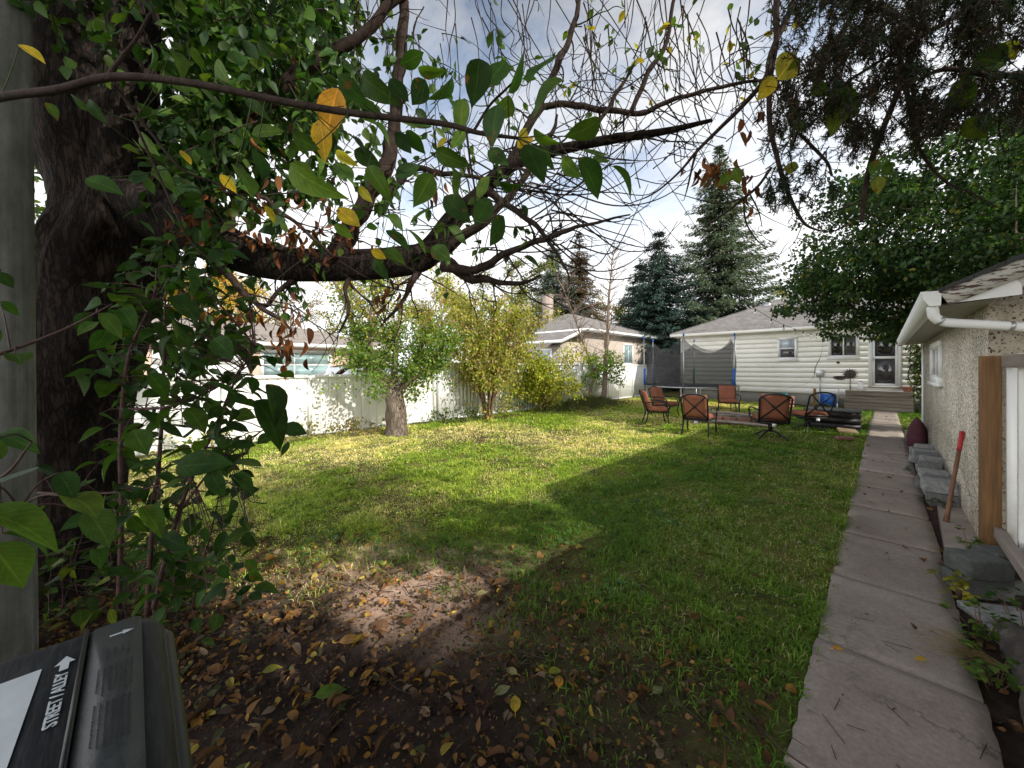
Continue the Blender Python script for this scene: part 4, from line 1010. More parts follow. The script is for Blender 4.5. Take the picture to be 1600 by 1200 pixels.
def neighbour_garage():
    t=thing('neighbour_garage','long low peach garage with a brown roof and white garage door beyond the metal fence','garage',(-17,3,0))
    X0,X1,Y0,Y1=-24.,-17.,-5.,8.6
    g=Geo(); g.box((X0,Y0,0),(X1,Y1,2.42)); g.build('wall',M['peach'],t,False)
    g=Geo(); hip_roof(g,X0-.5,X1+.5,Y0-.5,Y1+.5,2.56,.27); g.build('roof',M['shingle_warm'],t,False)
    g=Geo(); g.box((X0-.5,Y0-.5,2.42),(X1+.5,Y1+.5,2.557)); g.build('eave_board',M['white_trim'],t,False)
    g=Geo()
    g.box((X1,.4,0),(X1+.04,3.0,2.25)); 
    for i in range(4): g.box((X1+.041,.4,.02+i*.56),(X1+.055,3.0,.02+i*.56+.52))
    d=g.build('garage_door',M['white_trim'],t,False)
    for y in (.7,1.35,2.0): 
        g=Geo(); g.box((X1+.056,y,1.8),(X1+.066,y+.5,2.1)); g.build('pane',M['glass_dark'],d,False)
    window(t,'X',3.4,6.0,1.1,2.3,X1,1,((0,.45,0,.5),(.45,1,0,.5),(0,.45,.5,1),(.45,1,.5,1)),.1,'glass_teal')
neighbour_garage()
def car():
    # side profile along y (front toward -y); extruded with tumblehome
    b=np.array((-13.1,5.2,0)); t=thing('parked_car','dark maroon car parked behind the metal fence, only its roof and glass showing','car',tuple(b))
    prof=[(-2.3,.45),(-2.35,.7),(-2.2,.95),(-1.35,1.12),(-1.0,1.14),(-.35,1.62),(0,1.69),(1.0,1.68),(1.6,1.5),(2.1,1.12),(2.3,1.0),(2.33,.5)]
    g=Geo(); V=[]; n=len(prof)
    for s in (-1,1):
        for y,z in prof: V.append((b[0]+s*(.9-(.22*max(0,z-1.)/.7)),b[1]+y,z))
    Fq=[(i,(i+1)%n,n+(i+1)%n) for i in range(n)]+[(i,n+(i+1)%n,n+i) for i in range(n)]
    # side caps as fans from an inner point
    for s in (0,1):
        V.append((b[0]+(-.9 if s==0 else .9),b[1]+.1,.8)); c=len(V)-1
        for i in range(n): Fq.append((c,s*n+(i+1)%n,s*n+i) if s else (c,i,(i+1)%n))
    g.add(V,Fq); g.build('body',M['car_paint'],t,False)
    def roofpt(s,y,z): return (b[0]+s*(.9-(.22*max(0,z-1.)/.7)+.012),b[1]+y,z)
    for s in (-1,1):
        for ys in (((-.78,1.18),(-.3,1.54),(.25,1.6),(.25,1.18)),((.33,1.18),(.33,1.6),(1.0,1.58),(1.55,1.42),(1.7,1.18))):
            g=Geo(); g.poly([roofpt(s,y,z) for y,z in ys]); g.build('side_window',M['glass_sky'],t,False)
    g=Geo(); g.quad((b[0]-.72,b[1]-.97,1.18),(b[0]+.72,b[1]-.97,1.18),(b[0]+.62,b[1]-.42,1.6),(b[0]-.62,b[1]-.42,1.6)); g.build('windscreen',M['glass_sky'],t,False)
    for s in (-1,1):
        for y in (-1.45,1.4):
            g=Geo(); g.tube([b+(s*.72,y,.33),b+(s*.92,y,.33)],[.33,.33],18); w=g.build('wheel',M['rubber'],t,False)
            g=Geo(); g.tube([b+(s*.921,y,.33),b+(s*.93,y,.33)],[.2,.2],14); g.build('rim',M['galv'],w,False)
car()

# ================================================================== garage on the right
def garage():
    GX,GY0,GY1=.62,5.0,12.0; XR=6.6; slope=.48; ez=2.2; ox=.30; oy=.42
    t=thing('garage','pebble-dash garage with a white gutter and peeling fascia beside the path','garage',(GX+2,GY0+3,0))
    g=Geo(); g.box((GX,GY0+.002,.0),(XR,GY1,2.14)); g.build('wall',M['stucco'],t,False)
    xm=(GX+XR)/2; zr=lambda x: 2.24+ (x-(GX-ox))*slope if x<=xm else 2.24+((XR+ox)-x)*slope
    g=Geo(); pts=[(GX,0),(XR,0),(XR,zr(XR)-.12),(xm,zr(xm)-.12),(GX,zr(GX)-.12)]
    for y in (GY0-.012,GY1+.004):
        g=Geo(); g.poly([(x,y,z) for x,z in pts]); g.build('gable_wall',M['stucco_dark'],t,False)
    g=Geo(); y0,y1=GY0-oy,GY1+oy; xa,xb=GX-ox,XR+ox
    for (xs_,xe) in ((xa,xm),(xb,xm)):
        a=[(xs_,y0,zr(xs_)),(xe,y0,zr(xe)),(xe,y1,zr(xe)),(xs_,y1,zr(xs_))]; g.quad(*a)
        bq=[(x,y,z-.035) for x,y,z in a]; g.quad(*bq[::-1])
        for i in range(4): j=(i+1)%4; g.quad(bq[i],bq[j],a[j],a[i])
    g.build('roof',M['shingle_dark'],t,False)
    g=Geo()
    g.bar((xa+.03,y0+.025,zr(xa+.03)-.1),(xm,y0+.025,zr(xm)-.1),.035,.125,up=(0,0,1)); g.bar((xb,y0+.025,zr(xb)-.1),(xm,y0+.025,zr(xm)-.1),.035,.125)
    g.build('rake_board',M['peel'],t,False)
    g=Geo(); g.bar((GX+.1,y0+.05,zr(GX+.1)-.2),(xm,y0+.05,zr(xm)-.2),.03,.1); g.build('rake_trim',M['white_trim'],t,False)
    # boxed eave return
    g=Geo(); V=[(xa+.06,2.115),(GX+.11,2.14),(GX+.11,zr(GX+.11)-.17),(xa+.1,2.13)]
    g.poly([(x,y0+.04,z) for x,z in V]); g.build('eave_return',M['white_trim'],t,False)
    g=Geo(); g.quad((xa+.02,y0+.045,2.1),(GX,y0+.045,2.125),(GX,y1,2.125),(xa+.02,y1,2.1)); g.quad((xa+.02,y0+.045,2.115),(xa+.02,y1,2.115),(GX,y1,2.14),(GX,y0+.045,2.14)); g.build('soffit',M['soffit'],t,False)
    # gutter: K profile along y
    g=Geo(); pr=[(xa+.015,2.22),(xa+.012,2.1),(xa-.05,2.1),(xa-.085,2.16),(xa-.1,2.225),(xa-.09,2.225),(xa-.075,2.165),(xa-.045,2.112),(xa+.004,2.112),(xa+.004,2.22)]
    n=len(pr); V=[(x,y0+.01,z) for x,z in pr]+[(x,y1,z) for x,z in pr]
    Fq=[(i,(i+1)%n,n+(i+1)%n) for i in range(n)]+[(i,n+(i+1)%n,n+i) for i in range(n)]; g.add(V,Fq)
    g.poly([(x,y0+.008,z) for x,z in pr[:5]]); gu=g.build('gutter',M['white_trim'],t,False)
    # downspout: elbow, sloping run, drop
    pts=smooth_path([(xa-.03,y0+.08,2.1),(xa-.02,y0+.08,2.02),(xa+.03,y0+.1,1.975),(xa+.1,y0+.13,1.96),(GX+.02,y0+.2,1.93),(GX+.19,y0+.24,1.90),(GX+.25,y0+.25,1.86),(GX+.26,y0+.25,1.75),(GX+.26,y0+.25,.15)],6)
    g=Geo(); g.tube(pts,.036,12,fn=lambda i,a,p:1/np.maximum(np.abs(np.cos(a)),np.abs(np.sin(a)))**.5*np.ones_like(a)); dsp=g.build('downspout',M['white_trim'],t)
    for k in (10,26):
        g=Geo(); q=pts[k]; d=unit(pts[k+1]-pts[k-1]); g.tube([q-d*.012,q+d*.012],.041,12); g.build('bracket',M['galv'],dsp)
    g=Geo(); g.box((GX-.03,GY1-.1,.0),(GX-.002,GY1+.03,2.1)); g.build('corner_trim',M['white_trim'],t,False)
    window(t,'X',8.35,9.85,1.36,2.0,GX,-1,((0,.5,0,1),(.5,1,0,1)),.09,mats=('curtain','curtain'),depth_=.04)
garage()
def right_fence():
    X=.635
    t=thing('gate_fence','ribbed white metal fence panel hung from a brown wooden post at the garage corner','fence',(X,4.,0))
    g=Geo(); g.box((.545,4.68,.13),(.648,4.80,1.69)); g.build('post',M['wood_post'],t,False,bevel=.005)
    g=Geo(); g.box((X+.005,-2.5,1.60),(X+.045,4.675,1.69)); g.build('top_rail',M['wood_rail'],t,False,bevel=.005)
    g=Geo(); g.box((X-.03,-2.5,.29),(X+.025,4.675,.37)); g.build('bottom_rail',M['wood_rail'],t,False,bevel=.005)
    g=Geo(); y=-2.5; prof=[]
    while y<4.5: prof += [(y,.0),(y+.06,.0),(y+.075,-.025),(y+.115,-.025),(y+.13,.0)]; y+=.19
    for (y0,d0),(y1,d1) in zip(prof[:-1],prof[1:]):
        g.quad((X+.075+d0,y0,.12),(X+.075+d1,y1,.12),(X+.075+d1,y1,1.70),(X+.075+d0,y0,1.70))
        g.quad((X+.085+d0,y0,.12),(X+.085+d0,y0,1.70),(X+.085+d1,y1,1.70),(X+.085+d1,y1,.12))
    g.build('fence_panel',M['white_metal'],t,False)
    g=Geo(); g.box((X+.027,4.6,.1),(X+.07,4.67,1.597)); g.build('end_stile',M['white_metal'],t,False)
right_fence()

# ================================================================== blocks, handle, logs etc
def rough_block(name,loc,size,rz,label,group,seed,mat='block'):
    r=random.Random(seed); bm=bmesh.new(); bmesh.ops.create_cube(bm,size=1.)
    bmesh.ops.scale(bm,vec=size,verts=bm.verts)
    bmesh.ops.bevel(bm,geom=bm.edges[:],offset=.012,segments=2,profile=.5,affect='EDGES')
    bmesh.ops.subdivide_edges(bm,edges=bm.edges[:],cuts=2,use_grid_fill=True)
    for v in bm.verts:
        n=mnoise.noise_vector(v.co*11+Vector((seed,0,0)))*.006; v.co+=n
        if v.co.x<-.3*size[0]: v.co.x += mnoise.noise(v.co*30)*.012
    me=bpy.data.meshes.new(name); bm.to_mesh(me); bm.free(); me.materials.append(M[mat])
    for p in me.polygons: p.use_smooth=False
    o=bpy.data.objects.new(name,me); COL.objects.link(o); o.location=loc; o.rotation_euler=(r.uniform(-.03,.03),r.uniform(-.03,.03),rz)
    return tag(o,label,'block',group)
def blocks():
    gp='split concrete blocks stacked along the garage wall'; r=random.Random(77)
    ys=[6.58,6.95,7.33,7.70,8.08,8.47,8.86,9.25,9.64]; names=['first','second','third','fourth','fifth','sixth','seventh','eighth','ninth']
    for i,y in enumerate(ys):
        for lv in range(2):
            o_=r.uniform(-.03,.03); h=.14 if lv==0 else r.choice((.10,.13,.15))
            rough_block('retaining_block',(.465+o_+.02*lv,y+(r.uniform(-.05,.05) if lv else 0),.005+.07+(.07+h/2+.004 if lv else 0)),(.25+r.uniform(-.03,.03),.262+r.uniform(-.03,.02),h),r.uniform(-.14,.14),
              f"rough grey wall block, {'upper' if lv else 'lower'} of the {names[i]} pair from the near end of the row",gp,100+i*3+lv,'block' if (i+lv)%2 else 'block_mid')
    rough_block('retaining_block',(.475,10.02,.07),(.25,.30,.128),.1,'rough grey wall block, single one at the far end of the row beside the planter',gp,140)
    gp2='concrete blocks stacked at the foot of the gate fence'
    a=TH*0
    for k,(x,y,z,lab,w) in enumerate([(.47,4.2,.07,'dark concrete block, lower left of the four by the gate fence',.27),(.60,4.42,.07,'dark concrete block, lower right of the four by the gate fence',.2),
                                   (.475,4.19,.21,'dark concrete block, upper left of the four by the gate fence',.26),(.60,4.41,.208,'dark concrete block, upper right of the four by the gate fence',.2)]):
        rough_block('concrete_block',(x,y,z),(w,.2,.135),.62,lab,gp2,200+k,'block_dark')
    rough_block('paving_stone',(.53,3.86,.02),(.3,.2,.07),.5,'flat grey stone sunk in weeds between the dark blocks and the log','loose stones by the path',221)
    rough_block('paving_stone',(.57,3.58,.02),(.22,.2,.06),.2,'pale flat stone in weeds just above the rotting log','loose stones by the path',222)
    rough_block('flat_board',(-.62,12.2,.06),(.36,.5,.05),.15,'pale lumber offcut lying left of the path','loose pieces left of the path',231,'lumber')
    rough_block('red_brick',(-.6,10.9,.06),(.3,.16,.07),.5,'pinkish brick lying left of the path nearer than the lumber offcut','loose pieces left of the path',232,'brick')
blocks()
def tool_handle():
    a=G(1478,816,.03); b=np.array((.6,6.25,0)); bt=onY(1517,676,0) if False else None
    D=3.95; top=P(1517,675,D); top[0]=min(top[0],.60)
    t=thing('tool_handle','worn wooden tool handle with a red grip leaning on the garage wall','tool',tuple(a))
    L=top-a; g=Geo(); pts=[a+L*s for s in (0,.04,.1,.5,.75,.9,.98,1.)]
    g.tube([a+L*s for s in np.linspace(0,.78,8)],np.interp(np.linspace(0,1,8),[0,.1,.5,1],[.024,.02,.0175,.018]),10); g.build('shaft',M['handle_wood'],t)
    g=Geo(); g.tube([a+L*s for s in (.782,.84,.93,.985,1.)],[.019,.02,.021,.022,.014],10); g.build('grip',M['red_paint'],t)
tool_handle()
def burgundy_bag():
    b=np.array((.475,10.9,.0)); t=thing('cloth_bundle','dark burgundy pointed cloth bundle beside the row of blocks','bundle',tuple(b)); g=Geo()
    g.tube([b+(0,0,z) for z in (0,.05,.2,.4,.5,.57,.62)],[.09,.14,.15,.125,.085,.04,.01],16,fn=lambda i,a,p:1+.06*np.sin(a*5+i)); g.build('cloth',M['burgundy'],t)
    b=np.array((.46,11.5,0)); t=thing('planter_box','low weathered wooden planter beyond the burgundy bundle','planter',tuple(b)); g=Geo()
    g.box(b+(-.12,-.6,0),b+(-.09,.6,.2)); g.box(b+(.09,-.6,0),b+(.12,.6,.2)); g.box(b+(-.09,-.6,0),b+(.09,-.57,.2)); g.box(b+(-.09,.57,0),b+(.09,.6,.2)); g.build('boards',M['step_wood'],t,False)
    g=Geo(); g.box(b+(-.088,-.568,0),b+(.088,.568,.15)); g.build('earth',M['soil'],t,False)
burgundy_bag()
def log():
    a=np.array((.545,3.5,.07)); b=np.array((.50,2.1,.06)); t=thing('rotting_log','dark flaky rotting log in the weeds at the right edge of the path','log',tuple(a))
    pts=smooth_path([a,a+(b-a)*.3+(0.02,0,.02),a+(b-a)*.65+(-.01,0,.01),b],9)
    fn=lambda i,an,p: 1+np.array([.22*mnoise.noise(Vector((math.cos(x)*1.6+p[0]*4,math.sin(x)*1.6,p[1]*7)))+.12*mnoise.noise(Vector((math.cos(x)*5,math.sin(x)*5,p[1]*25))) for x in an])
    g=Geo(); g.tube(pts,.085,22,fn=fn); g.build('bark',M['debris'],t,False)
log()
def weeds_right():
    r=random.Random(6)
    S=[(.37,4.05,.16,9,'yellow green weed between the path and the dark blocks',[(.2,.22,.03),(.3,.28,.04)]),
       (.55,4.62,.26,12,'bright green weed at the foot of the brown post',[(.08,.16,.025),(.12,.18,.03)]),
       (.42,3.55,.12,14,'low green weeds beside the path below the dark blocks',GREEN_MD),
       (.40,3.05,.12,16,'green creeping weeds left of the rotting log',GREEN_MD),
       (.62,3.8,.2,14,'dark green weed right of the dark blocks',GREEN_DK+GREEN_MD),
       (.40,6.35,.1,8,'flat broad-leaved grey green weed at the path edge',[(.06,.1,.04),(.08,.12,.05)]),
       (.38,8.1,.12,6,'small green weed beside the row of split blocks',GREEN_MD)]
    for x,y,h,n,lab,cols in S:
        t=thing('weed_plant',lab,'weed',(x,y,0),group='weeds right of the path'); g=Geo(); gs=Geo()
        for i in range(n):
            a=r.uniform(0,2*PI); rr=r.uniform(.02,.14); e=np.array((x+math.cos(a)*rr,y+math.sin(a)*rr*1.6,r.uniform(.3,1)*h+.02)); gs.tube([(x+(e[0]-x)*.4,y+(e[1]-y)*.4,0),e],[.003,.0015],4,(.08,.12,.03),cap=False)
            m=5; yd=np.stack([np.cos(a+RNG.uniform(-1.2,1.2,m)),np.sin(a+RNG.uniform(-1.2,1.2,m)),RNG.uniform(-.2,.5,m)],1)
            add_leaves(g,L_BIG,np.repeat(e[None],m,0)+RNG.normal(0,.015,(m,3)),yd,np.tile((0,0,1.),(m,1))+rvec(m)*.3,RNG.uniform(.03,.062,m),pick(cols,m),1.1)
        gs.build('stems',M['bark_red'],t); g.build('leaves',M['leaf_near'],t,uv=True)
    g=Geo()
    for _ in range(60):
        a=r.uniform(2.2,4.2); p=np.array((.40,3.15,.05)); L=r.uniform(.1,.32); e=p+np.array((math.cos(a)*L,math.sin(a)*L,r.uniform(-.01,.05))); g.tube([p+rvec(1)[0]*.06*np.array((1,1,.2)),(p+e)/2+(0,0,.03),e],[.002,.0016,.0008],4,(.3,.22,.1),cap=False)
    o=g.build('dry_grass_tuft',M['dry_leaf']); tag(o,'tuft of straw coloured dry grass spilling onto the path','dry grass')
weeds_right()

# ================================================================== patio chairs, fire pit, box
def cushion(size,seed,dimple=True,round_=.05):
    """soft box cushion, local centre at origin: x width, y thickness, z height"""
    bm=bmesh.new(); bmesh.ops.create_cube(bm,size=1.); bmesh.ops.subdivide_edges(bm,edges=bm.edges[:],cuts=9,use_grid_fill=True)
    for v in bm.verts:
        x,y,z=v.co*2
        e=max(abs(x),abs(z)); puff=(1-abs(x)**6)*(1-abs(z)**6)
        th=.45+.55*puff**.5
        d=-.55*math.exp(-((x/.16)**2+(z/.16)**2)) if dimple else 0
        d+=.06*mnoise.noise(Vector((x*2+seed,z*2,y)))
        v.co=Vector((x*size[0]/2*(1-.03*(1-abs(z))),y*size[1]/2*(th+d),z*size[2]/2*(1-.02*(1-abs(x)))))
    return bm
def bm_obj(name,bm,mat,parent,loc=(0,0,0),rot=(0,0,0)):
    bm.transform(Matrix.Translation(loc) @ Matrix.Rotation(rot[0],4,'X'))
    me=bpy.data.meshes.new(name); bm.to_mesh(me); bm.free(); me.materials.append(mat)
    for p in me.polygons: p.use_smooth=True
    o=bpy.data.objects.new(name,me); COL.objects.link(o); o.parent=parent; return o
def make_chair(label,group,swivel=False,back_cushion=True,scale=1.):
    t=thing('patio_chair',label,'chair',group=group); bl=M['black_metal']; r=.016
    sw,sh=.56,.36; bh=.96; lean=.2
    def bk(z): return -.26-(z-sh)*lean/.6
    # back uprights + arch
    g=Geo(); arch=[(-sw/2*(.93),bk(sh),sh)]+[(-sw/2*(.93+.12*(z-sh)),bk(z),z) for z in (.55,.75,.84)]
    top=[(sw/2*1.0*math.cos(a),bk(.85+.1*math.sin(a)),.85+.11*math.sin(a)) for a in np.linspace(PI,0,11)]
    up=arch+top[0:]+[(-x,y,z) for x,y,z in arch[::-1]]
    g.tube(np.array(up),r*1.15,7); g.tube([(-sw/2*.93,bk(sh+.05),sh+.05),(sw/2*.93,bk(sh+.05),sh+.05)],r*.9,6); g.build('back_frame',bl,t,local=True)
    g=Geo(); 
    for s in (-1,1): g.bar((s*sw/2*.93,bk(.42),.42),(-s*sw/2*.82,bk(.9),.9),.028,.012,up=(0,1,.2))
    g.build('back_cross',bl,t,local=True)
    g=Geo(); y0,y1=-.26,.27
    g.tube([(-sw/2,y0,sh),(sw/2,y0,sh),(sw/2,y1,sh),(-sw/2,y1,sh),(-sw/2,y0,sh)],r,6)
    for k in range(5): g.bar((-sw/2,y0+.05+k*.11,sh+.004),(sw/2,y0+.05+k*.11,sh+.004),.05,.006)
    g.build('seat_frame',bl,t,False,local=True)
    for s in (-1,1):
        g=Geo(); x=s*(sw/2+.05)
        g.tube(smooth_path([(s*sw/2*.97,bk(.62),.62),(x,-.1,.65),(x,.12,.64),(x+s*.01,.25,.6),(x,.30,.52),(x,.26,.46),(x,.22,.5),(x,.24,.545)],4),r*1.05,7)
        if swivel: g.tube(smooth_path([(x,.29,.55),(x,.27,.45),(s*sw/2,.22,sh)],4),r,6)
        g.build('armrest',bl,t,local=True)
    if not swivel:
        for s in (-1,1):
            g=Geo(); x=s*(sw/2+.03); g.tube(smooth_path([(x+s*.02,.28,.56),(x,.26,.36),(x,.24,.2),(x,.29,0)],4),r*1.1,7); g.build('leg',bl,t,local=True)
            g=Geo(); g.tube(smooth_path([(s*sw/2*.93,bk(sh),sh+.02),(s*sw/2*.97,-.29,.2),(s*sw/2*1.02,-.36,0)],4),r*1.1,7); g.build('leg',bl,t,local=True)
    else:
        g=Geo(); g.tube([(0,0,sh-.01),(0,0,.14)],[.05,.035],10); g.box((-.2,-.14,sh-.05),(.2,.14,sh-.02)); g.build('pedestal',bl,t,local=True)
        for k in range(4):
            a=PI/4+k*PI/2; g=Geo(); g.tube(smooth_path([(0,0,.16),(math.cos(a)*.12,math.sin(a)*.12,.15),(math.cos(a)*.27,math.sin(a)*.27,.07),(math.cos(a)*.36,math.sin(a)*.36,.012)],4),.017,6); g.build('foot',bl,t,local=True)
    bm_obj('seat_cushion',cushion((sw-.02,.13,.54),3,False),M['cushion'],t,(0,.02,sh+.075),(PI/2,0,0))
    if back_cushion: bm_obj('back_cushion',cushion((sw-.05,.15,.54),5),M['cushion'],t,(0,bk(.68)+.075,.685),(lean/.6*.95,0,0))
    g=Geo(); g.box((-.03,bk(sh)-.02,sh-.075),(.045,bk(sh)-.017,sh-.015)); g.build('care_tag',M['white_fabric'],t,False,local=True)
    return t
def copy_tree(o,parent=None):
    c=o.copy(); COL.objects.link(c); c.parent=parent
    for ch in list(o.children): copy_tree(ch,c)
    return c
GR='rust cushioned patio chairs around the fire pit'
proto=make_chair('rust cushioned black patio chair seen from behind, nearest the pit on its left side',GR)
FWD=PI/2+TH
def place(o,x,y,delta,lab=None,sc_=1.):
    o.location=(x,y,yard_h(x,y)-.005); o.rotation_euler=(0,0,FWD-math.radians(delta)-PI/2); o.scale=(sc_,)*3
    if lab: o['label']=lab
sw1=make_chair('swivel patio chair with a four-footed base and crossed back, turned from the camera',GR,True)
sw2=make_chair('swivel patio chair without its back cushion beside the black box',GR,True,False)
A=copy_tree(proto); B_=copy_tree(proto); D_=copy_tree(proto)
place(proto,-3.15,9.55,40,sc_=1.03)
place(A,-4.55,10.4,102,'leftmost patio chair, seen in profile facing right')
place(B_,-5.05,12.2,148,'patio chair behind the leftmost one, half turned to the camera')
place(D_,-3.85,14.6,204,'patio chair facing the camera on the far side of the fire pit')
place(sw1,-1.8,10.05,22,sc_=1.06); place(sw2,-1.32,11.9,4,sc_=1.05)
def fire_pit():
    c=np.array((-3.0,12.3,0)); t=thing('fire_pit','ring of old reddish bricks forming a fire pit between the chairs','fire pit',tuple(c)); r=random.Random(5)
    for k in range(14):
        a=k/14*2*PI
        for lv in range(2):
            g=Geo(); aa=a+lv*.22; p=c+np.array((math.cos(aa)*.72,math.sin(aa)*.72,.06+.115*lv)); d=np.array((-math.sin(aa),math.cos(aa),0))
            g.bar(p-d*.145,p+d*.145,.12,.108); g.build('brick',M['brick'],t,False,bevel=.006)
    g=Geo(); g.tube([c+(0,0,.0),c+(0,0,.05)],[.62,.6],24); g.build('ash_bed',M['foundation'],t,False)
    labs=['long pale branch laid across the near rim of the fire pit','grey split log lying in the fire pit','thin pale stick sloping up out of the fire pit','knotted grey branch along the front of the fire pit']
    segs=[((-.85,-.55,.30),(.75,-.45,.27),.035),((-.5,-.1,.16),(.35,.25,.2),.06),((.0,-.35,.16),(.9,.2,.5),.025),((-.9,-.95,.07),(.95,-.8,.09),.045)]
    for (a,b,rr),lab in zip(segs,labs):
        a=c+np.array(a);b=c+np.array(b); g=Geo(); m=(a+b)/2+np.array((0,.04,.03)); pts=smooth_path([a,a*.6+m*.4,m,b],5); g.tube(pts,rr*np.linspace(1.1,.8,len(pts)),8,fn=lambda i,an,p:1+.1*np.sin(an*3+i))
        o=g.build('firewood_log',M['ash_wood']); tag(o,lab,'firewood','branches and logs at the fire pit')
fire_pit()
def black_box():
    c=np.array((-.95,13.0,0)); t=thing('storage_box','black slatted storage box with a flat grey lid by the path','box',tuple(c),0)
    g=Geo(); x,y=.55,.38
    for k in range(3): g.box(c+(-x,-y,.02+k*.15),c+(x,y,.02+k*.15+.135))
    g.box(c+(-x+.02,-y+.02,.0),c+(x-.02,y-.02,.46)); g.build('body',M['black_metal'],t,False)
    g=Geo(); g.box(c+(-x-.02,-y-.02,.462),c+(x+.02,y+.02,.5)); g.build('lid',M['grey_plastic'],t,False,bevel=.008)
black_box()

def trampoline():
    c=np.array((-5.68,16.12,0)); R=1.78; z=.84; t=thing('trampoline','round trampoline with grey safety net and blue padded poles before the house','trampoline',tuple(c))
    ring=lambda rr,zz,n=40:[c+np.array((math.cos(a)*rr,math.sin(a)*rr,zz)) for a in np.linspace(0,2*PI,n+1)]
    g=Geo(); g.tube(ring(R,z),.03,7,cap=False); g.build('frame_ring',M['galv'],t)
    g=Geo(); p=ring(R-.06,z-.01); 
    for a,b in zip(p[:-1],p[1:]): g.poly([c+(0,0,z-.03),a,b])
    g.build('jump_mat',M['black_mat'],t,False)
    g=Geo(); p=ring(R-.01,z+.035); q=ring(R-.22,z+.03)
    for i in range(40): g.quad(q[i],p[i],p[i+1],q[i+1])
    g.build('spring_pad',M['black_mat'],t,False)
    camA=math.atan2(-c[1],-c[0])  # toward the camera
    angs=[camA+math.radians(d) for d in (-6,54,114,174,234,294)]
    for k,a in enumerate(angs):
        p0=c+np.array((math.cos(a)*(R+.05),math.sin(a)*(R+.05),0)); top=p0+np.array((math.cos(a)*.03,math.sin(a)*.03,2.78))
        g=Geo(); g.tube([p0+(0,0,.55),top],.02,7); pl=g.build('net_pole',M['galv'],t)
        g=Geo(); g.tube([p0+(0,0,.86),p0+(0,0,1.55)],.045,8); k and g.build('foam_sleeve',M['blue'] if k!=3 else M['green_foam'],pl)
        g=Geo(); g.tube([top+(0,0,-.02),top+(0,0,.09)],.032,8); g.build('pole_cap',M['blue'],pl)
        g=Geo(); b=a+.26; pa=c+np.array((math.cos(a-.05)*R,math.sin(a-.05)*R,z-.03)); pb=c+np.array((math.cos(b+.05)*R,math.sin(b+.05)*R,z-.03)); fa=pa+np.array((0,0,-z+.05)); fb=pb+np.array((0,0,-z+.05))
        g.tube([pa,fa,fb,pb],.024,6); g.build('leg',M['galv'],t)
    for k in range(6):
        a,b=angs[k],angs[k]+math.radians(60); n=16; m=10; g=Geo(); V=[]
        sag=(.55,.30,.35,.5,.4,.35)[k]
        for i in range(n+1):
            s=i/n; an=a+(b-a)*s; rr=R-.12*math.sin(PI*s)
            ztop=2.68-sag*math.sin(PI*s)**.8
            for j in range(m+1):
                q=j/m; zz=z+.04+(ztop-z-.04)*q; w=.05*math.sin(7*s+3*q+k)*math.sin(PI*q)
                V.append(c+np.array((math.cos(an)*(rr+w-.05*q),math.sin(an)*(rr+w-.05*q),zz)))
        Fq=[]
        for i in range(n):
            for j in range(m):
                if k==5 and 5<=i<=8 and j< (8-abs(i-6.5)*1.5)*.7: continue
                u=i*(m+1)+j; Fq += [(u,u+m+1,u+m+2),(u,u+m+2,u+1)]
        g.add(V,Fq); g.build('safety_net',M['net'],t)
trampoline()

# ================================================================== overhead wires and string lights
def sagline(a,b,s,n=30):
    a=np.asarray(a,float);b=np.asarray(b,float); return np.array([a+(b-a)*u-np.array((0,0,s*4*u*(1-u))) for u in np.linspace(0,1,n)])
for a,b,s,lab in [((-3.1,-.4,7.6),(-6.0,20.2,3.9),.35,'lowest of the thin overhead wires crossing to the white house'),((-3.1,-.4,8.0),(-4.4,20.5,4.35),.3,'middle of the thin overhead wires crossing to the white house'),((-3.2,-.5,8.3),(-2.6,20.8,4.8),.3,'highest of the thin overhead wires crossing to the white house')]:
    g=Geo(); g.tube(sagline(a,b,s),.008,5); o=g.build('overhead_wire',M['wire']); tag(o,lab,'wire','overhead wires')
def string_lights():
    a=P(1030,345,9.); b=np.array((-1.62,19.88,2.98)); t=thing('string_lights','string of clear bulbs drooping from the branches to the house window','string lights',tuple(b))
    L=sagline(a,b,.75,60); g=Geo(); g.tube(L,.007,5); g.build('cable',M['wire'],t)
    for i in (20,26,32,37,42,46,50,53,56,58):
        p=L[i]; g=Geo(); g.tube([p,p-(0,0,.09)],[.018,.022],7); k=g.build('socket',M['black_metal'],t)
        g=Geo(); g.tube([p-(0,0,.09),p-(0,0,.12),p-(0,0,.16),p-(0,0,.2)],[.018,.034,.036,.006],9); g.build('bulb',M['glass_bulb'],k)
string_lights()

# ================================================================== left foreground: pole, bin
def pole():
    b=P(-27,HY,1.9); b[2]=0; g=Geo(); b[2]=0
    z=np.linspace(-.1,8.6,60); pts=np.array([(b[0]+.002*zz,b[1],zz) for zz in z])
    t=thing('utility_pole','smooth grey weathered pole at the left edge in front of the dark trunk','pole',tuple(b))
    g.tube(pts,np.linspace(.178,.13,60),28,fn=lambda i,a,p:1+.004*np.sin(a*9+p[2]*.6)); g.build('shaft',M['pole'],t)
    g=Geo(); g.bar((b[0]-.9,b[1],8.2),(b[0]+.9,b[1],8.2),.1,.12); g.build('cross_arm',M['pole'],t,False)
pole()
def rounded(x0,x1,y0,y1,r,n=6):
    pts=[]
    for cx,cy,a0 in ((x1-r,y1-r,0),(x0+r,y1-r,PI/2),(x0+r,y0+r,PI),(x1-r,y0+r,1.5*PI)):
        for k in range(n+1): a=a0+k/n*PI/2; pts.append((cx+r*math.cos(a),cy+r*math.sin(a)))
    return pts
